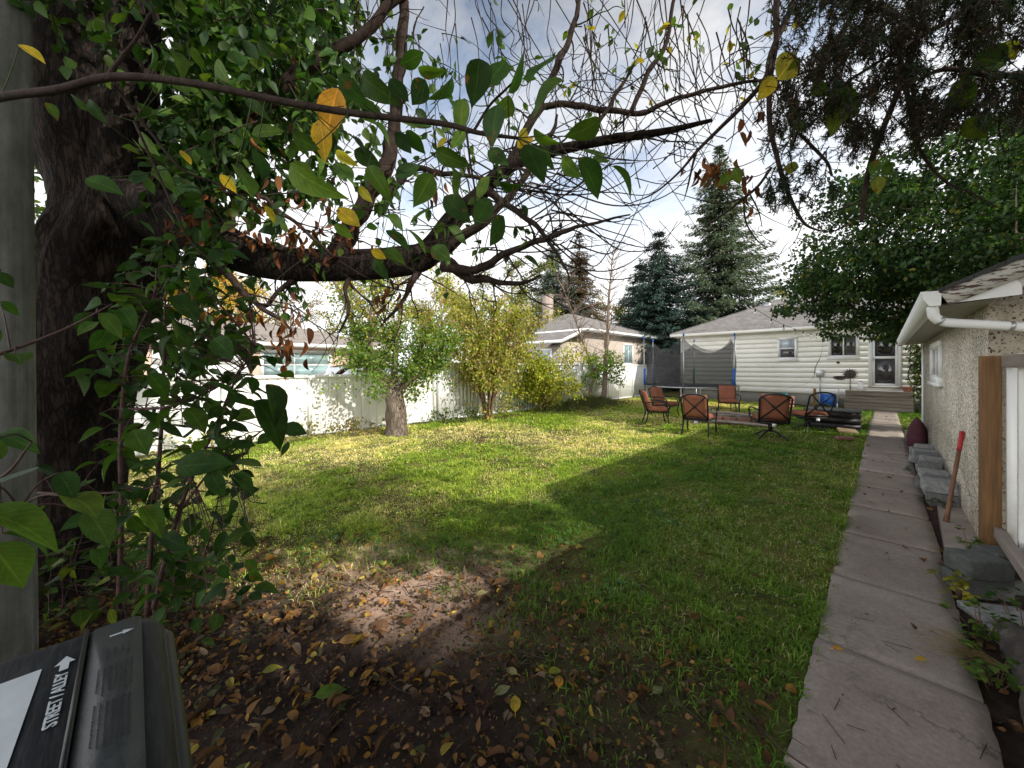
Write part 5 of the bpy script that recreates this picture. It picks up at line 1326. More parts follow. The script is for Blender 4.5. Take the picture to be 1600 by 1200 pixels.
def loft(g,rings):
    n=len(rings[0]); V=[p for R in rings for p in R]; Fq=[]
    for i in range(len(rings)-1):
        for k in range(n):
            a=i*n+k;b=i*n+(k+1)%n; Fq += [(a,b,b+n),(a,b+n,a+n)]
    c0=len(V); V.append(tuple(np.mean(np.array(rings[0]),0))); c1=len(V); V.append(tuple(np.mean(np.array(rings[-1]),0)))
    for k in range(n): Fq += [(c0,(k+1)%n,k),(c1,(len(rings)-1)*n+k,(len(rings)-1)*n+(k+1)%n)]
    g.add(V,Fq)
def bin_():
    x0,x1,y0,y1=-1.31,-.56,-.56,.055
    t=thing('wheeled_bin','black wheeled refuse bin with a grey label strip on its lid at the lower left','bin',((x0+x1)/2,(y0+y1)/2,0))
    R=lambda i,z,r=.07:[(x,y,z) for x,y in rounded(x0+i,x1-i,y0+i,y1-i,r)]
    g=Geo(); loft(g,[R(.10,.03),R(.1,.05),R(.035,.88),R(.03,.9)]); g.build('body',M['black_plastic'],t)
    g=Geo(); loft(g,[R(.012,.901),R(-.012,.908),R(-.014,.935),R(-.004,.944),R(.02,.944)]); g.build('rim',M['edge_plastic'],t)
    g=Geo(); loft(g,[R(.012,.945),R(.006,.95),R(.006,.972),R(.016,.99),R(.04,1.0),R(.07,1.004,.09)]); lid=g.build('lid',M['black_plastic'],t)
    g=Geo(); loft(g,[R(.004,.955),R(.0025,.958),R(.0025,.966),R(.004,.969)]); g.build('lid_edge',M['edge_plastic'],lid)
    zt=1.0065
    g=Geo(); pr=[(x,y) for x,y in rounded(-1.262,-.62,-.068,.012,.018)]; loft(g,[[(x,y,1.0) for x,y in pr],[(x,y,zt+.003) for x,y in pr]]); g.build('label_strip',M['grey_plastic'],lid,False)
    g=Geo(); g.box((-1.262,-.078,1.0),(-.62,-.0705,zt+.008)); g.build('raised_rib',M['edge_plastic'],lid,False)
    zl=zt+.0045
    def text(s,size,cx,cy,z,mat,name,rz=PI,extr=.0006):
        cu=bpy.data.curves.new(name,'FONT'); cu.body=s; cu.size=size; cu.extrude=extr; cu.align_x='LEFT'; cu.align_y='CENTER'; cu.offset=.0004 if size>.015 else 0
        o=bpy.data.objects.new('tmp',cu); COL.objects.link(o); dg=bpy.context.evaluated_depsgraph_get(); me=bpy.data.meshes.new_from_object(o.evaluated_get(dg)); bpy.data.objects.remove(o)
        me.transform(Matrix.Translation(Vector((cx,cy,z))-root_of(lid).location)@Matrix.Rotation(rz,4,'Z')); me.materials.clear(); me.materials.append(M[mat])
        ob=bpy.data.objects.new(name,me); COL.objects.link(ob); ob.parent=lid; return ob
    text('STREET / ALLEY',.023,-.975,-.098,zt,'print_white','lettering')
    g=Geo(); z=zt; y=-.098
    g.add([(-1.142,y-.006,z),(-1.142,y+.006,z),(-1.165,y+.006,z),(-1.165,y-.006,z)],[(0,1,2),(0,2,3)]); g.add([(-1.165,y-.014,z),(-1.165,y+.014,z),(-1.192,y,z)],[(0,1,2)]); g.build('arrow_mark',M['print_white'],lid,False)
    g=Geo(); g.add([(-1.176,-.128,z),(-1.172,-.36,z),(-.88,-.36,z),(-.88,-.134,z)],[(0,1,2),(0,2,3)]); g.build('printed_panel',M['print_white'],lid,False)
    g=Geo(); y=-.012; z=zl
    g.add([(-1.205,y-.026,z),(-1.199,y-.026,z),(-1.199,y-.006,z),(-1.205,y-.006,z)],[(0,1,2),(0,2,3)]); g.add([(-1.211,y-.006,z),(-1.193,y-.006,z),(-1.202,y+.012,z)],[(0,1,2)]); g.build('small_arrow',M['print_white'],lid,False)
    # fine print: rows of tiny dark strokes, too small to read in the photograph
    g=Geo(); r=random.Random(3)
    for (xa,xb,ya,yb,n) in ((-1.15,-1.115,-.04,-.008,4),(-1.085,-1.0,-.05,-.004,7),(-.975,-.86,-.05,-.006,7)):
        for k in range(n):
            y=ya+(yb-ya)*k/(n-1); x=xa
            while x<xb-r.uniform(0,.012):
                w=r.uniform(.003,.009); g.add([(x,y,zl),(x+w,y,zl),(x+w,y+.0022,zl),(x,y+.0022,zl)],[(0,1,2),(0,2,3)]); x+=w+.0018
    g.build('fine_print',M['print_black'],lid,False)
    g=Geo(); g.tube([(x0-.03,y0+.1,.93),(x0-.05,y0+.12,.93),(x0-.05,y1-.12,.93),(x0-.03,y1-.1,.93)],.014,8); g.build('handle',M['black_plastic'],t)
    for y in (y0+.06,y1-.06):
        g=Geo(); g.tube([(x0+.02,y-.03,.1),(x0+.02,y+.03,.1)],.1,18); g.build('wheel',M['rubber'],t,False)
bin_()

# ================================================================== the big foreground tree
TREE_TW=[]   # twig points to hang leaves from
def big_tree():
    base=P(85,HY,2.75); base[2]=0
    t=thing('old_tree','old dark rough-barked tree leaning over the lawn with a long horizontal limb','tree',tuple(base))
    fn=lambda i,an,p: 1+np.array([.2*mnoise.noise(Vector((math.cos(x)*1.3,math.sin(x)*1.3,p[2]*1.6)))+.09*mnoise.noise(Vector((math.cos(x)*4,math.sin(x)*4,p[2]*3.)))+.05*abs(mnoise.noise(Vector((math.cos(x)*9,math.sin(x)*9,p[2]*4)))) for x in an])
    g=Geo()
    def limb(l,n=10,k=22,f=fn): 
        p,r=PX(l,n); g.tube(p,r,k,fn=f); return p,r
    D=2.75
    limb([(62,1010,D,.5),(78,930,D,.43),(92,800,D,.36),(110,650,D,.32),(138,500,D,.34),(170,400,D,.345),(180,330,D,.33),(165,230,D,.36),(135,100,D+.05,.38),(115,-60,D+.1,.32),(95,-300,D+.2,.2),(85,-700,D+.3,.12)],14,36)
    limb([(185,350,D,.26),(135,275,D-.03,.21),(92,215,D-.05,.18),(62,110,D-.1,.16),(35,-100,D-.1,.12)],10)
    limb([(175,390,D,.24),(195,250,D-.1,.2),(205,120,D-.1,.16),(212,0,D-.1,.14),(225,-200,D,.1)],10)
    g.build('trunk',M['bark'],t)
    g=Geo(); DL=2.55
    main,_=limb([(205,318,2.75,.2),(248,330,2.68,.2),(300,352,2.6,.165),(360,388,DL,.13),(430,410,DL,.117),(520,414,DL,.11),(610,410,DL,.105),(668,396,DL,.095),(708,343,DL,.072),(747,306,DL,.055),(775,275,2.5,.042),(825,247,2.5,.036),(900,228,2.45,.031),(960,217,2.4,.027),(1040,205,2.4,.02),(1112,188,2.4,.011)],8,16)
    mb=g.build('branch',M['bark'],t); mb['label']='long horizontal limb'
    g=Geo(); segs=[]
    def br(l,n=7,k=9):
        p,r=PX(l,n); p=p+np.array([np.array(mnoise.noise_vector(Vector(q)*9.))*min(.02,1.1*rr_) for q,rr_ in zip(p,r)])
        kn=1+.28*np.array([max(0,mnoise.noise(Vector(q)*13.))**1.0 for q in p]); r=r*kn
        g.tube(p,r,k,fn=lambda i,an,q:1+np.array([.1*mnoise.noise(Vector((math.cos(x)*2+q[0]*9,math.sin(x)*2+q[1]*9,q[2]*14))) for x in an])); segs.append((p,r)); return p
    br([(520,405,DL,.07),(545,360,DL,.06),(568,318,DL,.055),(605,250,DL,.05),(620,160,DL,.04),(628,60,DL,.035),(632,-80,DL,.03)])
    br([(300,330,2.6,.05),(370,230,2.55,.045),(450,125,2.5,.04),(553,62,2.5,.034),(640,-20,2.5,.025)])
    br([(240,330,2.7,.05),(300,240,2.8,.04),(335,150,2.9,.035),(360,40,2.9,.03)])
    br([(795,262,2.5,.03),(830,190,2.5,.028),(848,150,2.5,.025),(872,100,2.5,.022),(893,50,2.5,.018),(915,-40,2.5,.01)])
    br([(832,180,2.5,.022),(862,162,2.5,.02),(950,170,2.45,.018),(1000,178,2.45,.016),(1060,152,2.4,.013),(1150,132,2.4,.01),(1195,124,2.4,.006)])
    br([(700,410,DL,.045),(730,432,DL,.03),(765,438,DL,.022),(810,442,DL,.015),(845,430,DL,.008)])
    br([(690,415,DL,.04),(745,420,2.5,.028),(800,392,2.5,.022),(850,372,2.45,.018),(900,355,2.4,.012),(985,335,2.4,.005)])
    br([(760,300,2.5,.03),(790,320,2.5,.022),(840,355,2.45,.016),(880,410,2.45,.008),(890,440,2.45,.004)])
    br([(700,385,DL,.04),(760,345,2.5,.028),(810,290,2.5,.022),(860,210,2.45,.014),(870,180,2.45,.008)])
    br([(560,410,DL,.03),(540,450,2.5,.014),(545,490,2.5,.01),(530,520,2.5,.006)])
    br([(655,415,DL,.03),(640,445,2.5,.018),(625,475,2.5,.012),(600,505,2.5,.006)])
    br([(480,420,DL,.028),(440,450,2.5,.016),(408,478,2.5,.012),(360,430,2.5,.008),(345,405,2.5,.005)])
    br([(320,385,2.6,.03),(365,440,2.4,.02),(405,480,2.35,.016),(440,500,2.35,.01),(455,515,2.3,.006)])
    br([(590,330,DL,.03),(640,268,2.5,.02),(700,272,2.5,.016),(760,280,2.5,.012),(820,300,2.5,.006)])
    br([(250,330,2.65,.02),(380,300,2.4,.014),(450,340,2.35,.012),(520,400,2.3,.008)])
    br([(1000,90,2.4,.004),(960,150,2.42,.012),(930,200,2.44,.014),(905,228,2.45,.018)])
    br([(1055,-20,2.4,.01),(1040,70,2.4,.014),(1010,120,2.42,.016),(985,178,2.44,.016)])
    r=random.Random(12)
    # fine twigs: every branch sprays crooked shoots
    def twig(p,d,L,rad,lev):
        pts=[p]; q=p.copy(); n=6
        for s in range(n):
            d=unit(d+RNG.normal(0,.22,3)+np.array((0,0,.03))); q=q+d*L/n; pts.append(q.copy())
        pts=np.array(pts); g.tube(pts,np.linspace(rad,rad*.35,len(pts)),4,cap=False); TREE_TW.append(pts)
        if lev>0:
            for s in (2,3,4,5):
                if r.random()<.75: twig(pts[s],unit(d+rvec(1)[0]*.9),L*r.uniform(.35,.7),rad*.6,lev-1)
    allp=[(p,rr,i) for p,rr in segs for i in range(3,len(p),2)]
    for p,rr,i in allp:
        if r.random()<.62:
            d=unit(p[min(i+1,len(p)-1)]-p[i-1]); twig(p[i],unit(d*.8+rvec(1)[0]*.9+np.array((0,0,.15))),r.uniform(.2,.6),min(.007,rr[i]*.4),1)
    for i in range(60,len(main)-2,2):
        d=unit(main[i+1]-main[i-1]); twig(main[i],unit(d*.6+rvec(1)[0]*1.0+np.array((0,0,.1))),r.uniform(.25,.7),.006,1)
    # long whippy bare shoots to the right of the limb (arching)
    for _ in range(34):
        x,y=r.uniform(740,900),r.uniform(225,390); a=r.uniform(-.55,.5); L=r.uniform(90,240); dz=r.uniform(-25,45)
        dz*=1.5; j=lambda: r.uniform(-6,6)
        l=[(x,y,2.5,.006),(x+L*.3*math.cos(a)+j(),y+L*.3*math.sin(a)+dz*.5+j(),2.48,.005),(x+L*.55*math.cos(a)+j(),y+L*.55*math.sin(a)+dz*.62+j(),2.46,.004),(x+L*.8*math.cos(a)+j(),y+L*.8*math.sin(a)+dz*.2+j(),2.45,.003),(x+L*math.cos(a),y+L*math.sin(a)-dz*.7,2.45,.0016)]
        p,rr=PX(l,5); g.tube(p,rr,4,cap=False)
    for _ in range(60):
        x=r.uniform(560,1180); y=r.uniform(-30,60); L=r.uniform(80,210); dx=r.uniform(-50,60)
        j=lambda: r.uniform(-9,9)
        l=[(x,y,2.5,.005),(x+dx*.3+j(),y+L*.3,2.5,.004),(x+dx*.5+j(),y+L*.55,2.5,.0035),(x+dx*.7+j(),y+L*.8,2.5,.003),(x+dx*1.3,y+L,2.5,.0016)]
        p,rr=PX(l,5); g.tube(p,rr,4,cap=False)
        if r.random()<.6:
            q=p[len(p)//2]; e=q+np.array((r.uniform(-.2,.2),r.uniform(-.2,.2),r.uniform(-.25,.2))); g.tube([q,(q+e)/2+rvec(1)[0]*.02,e],[.003,.0022,.0012],4,cap=False)
    for _ in range(40):
        x=r.uniform(880,1200); y=r.uniform(80,300); L=r.uniform(50,130); a=r.uniform(-2.6,.6)
        l=[(x,y,2.44,.004),(x+L*.5*math.cos(a),y+L*.5*math.sin(a)+8,2.44,.003),(x+L*math.cos(a),y+L*math.sin(a),2.44,.0014)]
        p,rr=PX(l,5); g.tube(p,rr,4,cap=False)
    g.build('twigs',M['bark_twig'],t)
    # near shoot with the large leaves
    g=Geo(); shoot=[]
    def sh(l,n=8,k=8): p,rr=PX(l,n); g.tube(p,rr,k); shoot.append(p); return p
    sh([(40,330,2.4,.02),(-160,250,1.7,.016),(-80,175,1.25,.013),(0,152,1.1,.0115),(90,140,1.05,.0105),(180,120,1.02,.010),(300,130,1.,.0095),(450,160,1.,.0095),(560,178,1.,.009),(690,193,.98,.0075),(750,208,.97,.006),(810,216,.97,.004)])
    sh([(740,205,.97,.004),(765,165,.97,.0035),(790,140,.96,.003),(812,118,.95,.002)]); sh([(170,120,1.02,.006),(190,90,1.02,.005),(212,62,1.02,.004),(235,20,1.02,.003)])
    sh([(728,200,.97,.003),(735,255,.98,.0028),(742,300,.99,.0022),(740,345,1.,.0015)])
    sh([(180,135,1.05,.005),(230,200,1.1,.0045),(285,265,1.15,.004),(335,285,1.2,.0035),(400,320,1.25,.003),(470,350,1.3,.002)])
    sh([(210,190,1.3,.0045),(260,300,1.35,.004),(300,380,1.4,.003),(350,420,1.45,.002)])
    sh([(590,390,1.5,.004),(700,372,1.5,.003),(800,320,1.5,.002),(870,235,1.5,.0016),(960,250,1.5,.001)])
    sh([(560,390,1.4,.004),(620,410,1.4,.003),(690,445,1.4,.0025),(730,470,1.4,.001)])
    sb=g.build('leafy_shoot',M['bark_twig'],t)
    # leaves drawn from the photograph: (base x, base y, tip x, tip y) in crops
    A=[(560,130,695,75),(650,150,770,190),(370,190,500,310),(250,180,380,330),(510,200,600,330),(690,210,610,340),(700,210,740,330),(820,190,760,330),(955,100,965,320),(1085,110,970,300),(1100,270,1220,70),(1200,230,1320,30),(1380,210,1195,310),(1120,300,1060,420),(1050,330,1000,520),(720,440,570,440),(880,300,850,470),(800,500,720,590),(880,460,830,550),(540,470,620,580),(590,460,690,570),(1000,560,1100,620),(1230,450,1330,560),(1190,530,1285,690),(1270,540,1310,650),(1560,400,1410,540),(1370,600,1450,700),(1450,600,1600,790),(820,640,870,800),(1000,690,950,800),(1060,720,1170,770),(720,680,640,830),(780,790,910,910),(1010,800,930,940),(1080,890,990,1040),(610,930,720,810),(590,950,710,1050),(800,940,910,1010),(490,960,620,1040),(720,1040,820,1120),(430,1100,500,1200),(480,1060,600,1110),(1190,1000,1170,1060),(1180,1090,1270,1130),(10,640,190,800),(20,480,140,560),(330,330,470,340),(1520,620,1610,580),(1620,640,1765,730),(1480,560,1600,600),(640,350,700,420),(420,420,520,480),(300,480,420,560),(160,380,280,470),(120,560,200,640),(240,560,330,640),(330,560,460,640),(400,640,500,780),(350,740,430,820),(250,620,330,700),(380,860,300,920),(230,930,330,990),(500,880,590,940),(540,690,660,620),(740,560,880,640)]
    B=[(680,20,700,120),(750,30,800,160),(960,40,1010,150),(1080,110,1130,220),(1170,60,1210,160),(1240,300,1310,370),(1260,480,1410,440),(1280,560,1340,700),(430,700,600,755),(100,30,220,100),(230,320,310,400),(360,290,440,360),(440,310,520,410),(1490,480,1600,560),(1470,610,1600,770),(1100,680,1190,780),(700,480,770,560),(980,540,1060,630),(910,560,950,640),(1010,650,1070,690),(690,640,760,620),(850,540,900,600),(1290,20,1380,90),(860,60,940,150),(1010,260,1100,350),(950,240,1020,300),(780,640,850,740),(860,200,960,250),(1180,640,1290,760)]
    lv=[]
    for a in A: lv.append((450+a[0]/3.2,60+a[1]/3.2,450+a[2]/3.2,60+a[3]/3.2))
    for a in B: lv.append((a[0]/3.2,60+a[1]/3.2,a[2]/3.2,60+a[3]/3.2))
    pos=[];yd=[];nr=[];sz=[];cl=[]; SH=np.concatenate(shoot+TREE_TW[::3]); gp=Geo()
    for (x0,y0,x1,y1) in lv:
        lp=math.hypot(x1-x0,y1-y0); Lr=r.uniform(.078,.115); Dd=min(1.9,max(.72,Lr*F/lp)); dD=r.uniform(-.35,.35)*Lr
        a=P(x0,y0,Dd); b=P(x1,y1,Dd+dD); d=b-a; L=np.linalg.norm(d)
        view=unit(a-np.array((0,0,EYE))); n=unit(-view*.9+rvec(1)[0]*.75+np.array((0,0,.45)))
        pos.append(a);yd.append(d);nr.append(n);sz.append(L); u=r.random()
        cl.append(pick(GREEN_DK+GREEN_MD[:2],1,None,.25)[0] if u>.05 else pick(YELLOWS,1)[0])
        j=np.argmin(((SH-a)**2).sum(1)); e=SH[j]
        if np.linalg.norm(e-a)<.4: gp.tube(smooth_path([e,(e*.5+a*.5)+np.array((0,0,-.01)),a],3),[.0016]*7 if False else np.linspace(.0018,.0011,7),4,(.07,.1,.03),cap=False)
    for (x0,y0,x1,y1,c) in [(528,138,505,252-40,ORANGES[0]),(500,186,512,250,YELLOWS[2]),(528,325,563,357,YELLOWS[0]),(808,230,830,198,YELLOWS[1]),(820,232,828,205,YELLOWS[2]),(580,392,605,400,YELLOWS[0]),(414,322,432,347,YELLOWS[0])]:
        a=P(x0,y0,1.2); b=P(x1,y1,1.22); pos.append(a);yd.append(b-a);nr.append(unit(np.array((0,0,EYE))-a)+rvec(1)[0]*.5);sz.append(np.linalg.norm(b-a)); cl.append(np.array(c))
    g=Geo(); add_varied(g,pos,yd,nr,sz,cl,RNG.uniform(.9,1.25,len(pos)))
    g.build('leaf_spray',M['leaf_near'],sb,uv=True); gp.build('leaf_stalks',M['grass'],sb)
    # mass of smaller leaves on the upper left, farther back
    g=Geo(); gt=Geo(); n=0
    def sprig(x,y,D_,nl,ln,cols,tm=L_MID,wt=None,hang=.5):
        p=P(x,y,D_); d=unit(rvec(1)[0]+np.array((0,0,-.2))); L=r.uniform(.2,.4); q=np.array([p+d*L*s+np.array((0,0,-.06*s*s)) for s in np.linspace(0,1,5)])
        gt.tube(q,np.linspace(.004,.0015,5),4,cap=False)
        s=RNG.random(nl); pp=p+d*(L*s)[:,None]+np.array((0,0,-.06))*(s*s)[:,None]
        add_leaves(g,tm,pp,unit(np.tile(d*.5,(nl,1))+rvec(nl)*.9+np.array((0,0,-hang))),rvec(nl)*.7+np.array((.1,-.1,.7)),RNG.uniform(.7,1.2,nl)*ln,pick(cols,nl,wt))
    for _ in range(980):
        x=r.triangular(238,640,300); y=r.uniform(-80,335)
        if y>60+300*(1-(x-210)/420): 
            if r.random()<.75: continue
        sprig(x,y,r.uniform(2.2,4.2),r.randint(8,14),.098,GREEN_DK+GREEN_DK+GREEN_MD)
    for _ in range(110): sprig(r.uniform(500,830),r.uniform(40,400),r.uniform(2.2,3.),r.randint(2,5),.075,GREEN_DK+GREEN_MD)
    for _ in range(30): sprig(r.uniform(890,1220),r.uniform(30,130),2.5,r.randint(3,6),.06,GREEN_MD+YELLOWS[:2])
    for _ in range(90): sprig(r.uniform(-80,230),r.uniform(-160,60),r.uniform(1.8,3.),10,.08,GREEN_DK+GREEN_MD)
    for _ in range(150): sprig(r.uniform(150,900),r.uniform(-420,-40),r.uniform(2.2,4.),10,.08,GREEN_DK+GREEN_MD)
    for _ in range(60): sprig(r.uniform(240,480),r.uniform(375,460),r.uniform(2.4,3.2),r.randint(4,9),.07,GREEN_DK+GREEN_MD)
    for _ in range(45): sprig(r.uniform(245,350),r.uniform(330,560),r.uniform(1.9,2.4),r.randint(6,10),.09,GREEN_DK)
    for _ in range(30): sprig(r.uniform(35,110),r.uniform(190,420),r.uniform(3.4,5.),r.randint(8,12),.1,GREEN_MD+[(.16,.2,.03)])
    gt.build('leaf_twigs',M['bark_twig'],t); g.build('crown',M['leaf'],t)
    # dead curled leaves
    g=Geo()
    def dead(x,y,D_,n_,sx,sy):
        for _ in range(n_):
            a=P(x+r.gauss(0,sx),y+r.gauss(0,sy),D_+r.uniform(-.1,.1)); add_leaves(g,L_DRY,[a],[unit(np.array((0,0,-1.))+rvec(1)[0]*.45)],[rvec(1)[0]],[r.uniform(.05,.1)],pick(RUST,1),r.uniform(.7,1.1))
    dead(300,345,2.3,26,22,14); dead(395,275,2.4,16,14,40); dead(420,370,2.4,34,48,12); dead(455,520,2.3,34,14,28); dead(360,490,2.3,14,35,6); dead(500,380,2.4,12,45,14); dead(480,330,2.4,20,60,40); dead(590,455,2.4,12,25,14); dead(1115,265,2.4,34,20,9); dead(1170,290,2.4,8,12,12); dead(300,290,2.3,10,30,20)
    dead(450,200,2.5,12,30,60); dead(1175,185,2.4,8,10,12); dead(660,310,2.4,8,40,30)
    g.build('dead_leaves',M['dry_leaf'],t)
big_tree()

def sucker_shrubs():
    r=random.Random(23)
    C=[(380,180,295,180),(420,170,525,130),(420,200,505,295),(450,195,520,260),(0,60,45,120),(0,170,70,215),(0,670,110,690),(690,50,760,135),(640,150,770,220),(660,250,750,330),(920,290,850,300),(770,330,825,380),(800,310,880,360),(860,340,940,370),(640,490,760,480),(770,545,835,600),(860,510,930,570),(850,620,930,670),(880,590,950,600),(870,700,960,720),(790,800,830,910),(870,820,960,860),(700,570,780,650),(500,650,550,740),(530,940,620,1020),(320,960,450,1050),(350,1100,410,1150),(610,1050,700,1080),(240,900,420,930),(480,760,540,800),(660,790,850,760),(900,760,980,800),(960,540,1090,690),(1000,480,1080,600),(1060,640,1150,660),(900,900,960,870),(740,1080,690,1130),(420,1170,500,1190),(620,330,690,400),(690,360,760,430),(560,440,640,520),(600,620,680,690)]
    def shrub(name,lab,stems,leaves,nrand,box,Dr,loc,cols,big=None):
        t=thing(name,lab,'shrub',tuple(loc)); g=Geo(); S=[]
        for s in stems: p,rr=PX(s,8); g.tube(p,rr,7); S.append(p)
        S=np.concatenate(S); gl=Geo(); pos=[];yd=[];nr=[];sz=[];cl=[]
        for (x0,y0,x1,y1) in leaves:
            lp=math.hypot(x1-x0,y1-y0); Lr=r.uniform(.085,.115); Dd=min(Dr[1],max(Dr[0],Lr*F/lp)); a=P(x0,y0,Dd); b=P(x1,y1,Dd+r.uniform(-.3,.3)*Lr)
            pos.append(a);yd.append(b-a);nr.append(-unit(a-np.array((0,0,EYE)))*.6+np.array((0,0,.7))+rvec(1)[0]*.5);sz.append(np.linalg.norm(b-a));cl.append(pick(cols,1,None,.3)[0])
        for _ in range(nrand):
            j=S[r.randrange(len(S))]; x=r.uniform(box[0],box[1]); y=r.uniform(box[2],box[3])
            Dd=r.uniform(*Dr); a=P(x,y,Dd) if r.random()<.5 else j+rvec(1)[0]*r.uniform(.05,.22)
            d=unit(rvec(1)[0]*np.array((1,1,.4))+np.array((0,0,-.35))); pos.append(a);yd.append(d);nr.append(np.array((0,0,.9))+rvec(1)[0]*.6);sz.append(r.uniform(.065,.11));cl.append(pick(cols,1,None,.3)[0])
        add_varied(gl,pos,yd,nr,sz,cl,RNG.uniform(.95,1.35,len(pos)))
        for a in pos:
            j=np.argmin(((S-a)**2).sum(1)); e=S[j]
            if np.linalg.norm(e-a)<.5: g.tube(smooth_path([e,(e+a)/2+np.array((0,0,.015)),a],3),np.linspace(.0028,.0013,7),4,cap=False)
        g.build('stems',M['bark_sucker'],t); gl.build('foliage',M['leaf_near'],t,uv=True)
    lv=[(a/2.4,400+b/2.4,c/2.4,400+d/2.4) for a,b,c,d in C]
    right=[l for l in lv if l[0]>=150]; left=[l for l in lv if l[0]<150]
    st=[[(185,950,1.95,.012),(190,800,1.95,.011),(188,690,1.95,.010),(200,560,1.95,.008),(238,470,1.95,.006),(245,420,1.95,.004)],
        [(230,960,1.85,.012),(235,860,1.85,.011),(250,700,1.85,.009),(256,560,1.85,.007),(258,470,1.85,.004)],
        [(240,950,1.8,.011),(262,860,1.8,.010),(290,770,1.8,.009),(335,670,1.8,.007),(370,590,1.8,.005),(400,545,1.8,.003)],
        [(190,640,1.95,.008),(265,635,1.8,.006),(330,610,1.75,.005),(390,570,1.7,.003)],
        [(280,800,1.8,.007),(330,735,1.75,.005),(385,690,1.7,.004),(430,660,1.7,.002)],
        [(60,770,1.7,.006),(130,772,1.7,.005),(220,765,1.7,.004),(300,745,1.7,.002)],
        [(270,940,1.9,.007),(276,860,1.9,.006),(282,800,1.9,.005),(290,740,1.9,.003)],[(300,950,2.,.006),(330,830,2.,.004),(345,760,2.,.002)]]
    shrub('sucker_shrub','dark leafy shrub of reddish stems against the bright fence beside the old trunk',st,right,470,(150,400,440,930),(1.5,2.1),G(235,1000),GREEN_DK+[(.025,.06,.012)])
    st=[[(-60,1000,1.15,.01),(-40,800,1.1,.009),(-20,640,1.1,.007),(-25,500,1.1,.005),(0,420,1.1,.003)],[(-40,760,1.05,.006),(10,740,1.0,.004),(50,690,1.0,.002)],[(-20,560,1.15,.006),(50,535,1.2,.005),(110,510,1.25,.004),(175,475,1.3,.002)],[(-30,860,.85,.005),(0,800,.8,.004),(30,795,.8,.002)]]
    left += [(-30,800,98,822),(-20,755,55,748),(0,865,40,850)]
    shrub('near_shrub','few large leaves on shoots crossing in front of the grey pole',st,left,10,(-40,30,430,880),(.72,1.3),W((-60-800)/F*1.15,1.15,0),GREEN_DK+GREEN_MD)
    # low undergrowth between trunk and bin
    st=[]
    for k in range(26):
        x=r.uniform(60,400); y=r.uniform(930,985) if x<260 else r.uniform(880,960); p0=G(x,y); D0=depth(p0[0],p0[1]); h=r.uniform(40,130)
        st.append([(x,y,D0,.004),(x+r.uniform(-8,8),y-h*.5,D0,.0035),(x+r.uniform(-15,15),y-h,D0,.002)])
    shrub('undergrowth_plant','dark low plants with thin red stems around the foot of the old trunk',st,[],170,(60,300,840,960),(2.0,2.7),G(220,960),GREEN_DK+[(.12,.16,.03)])
sucker_shrubs()

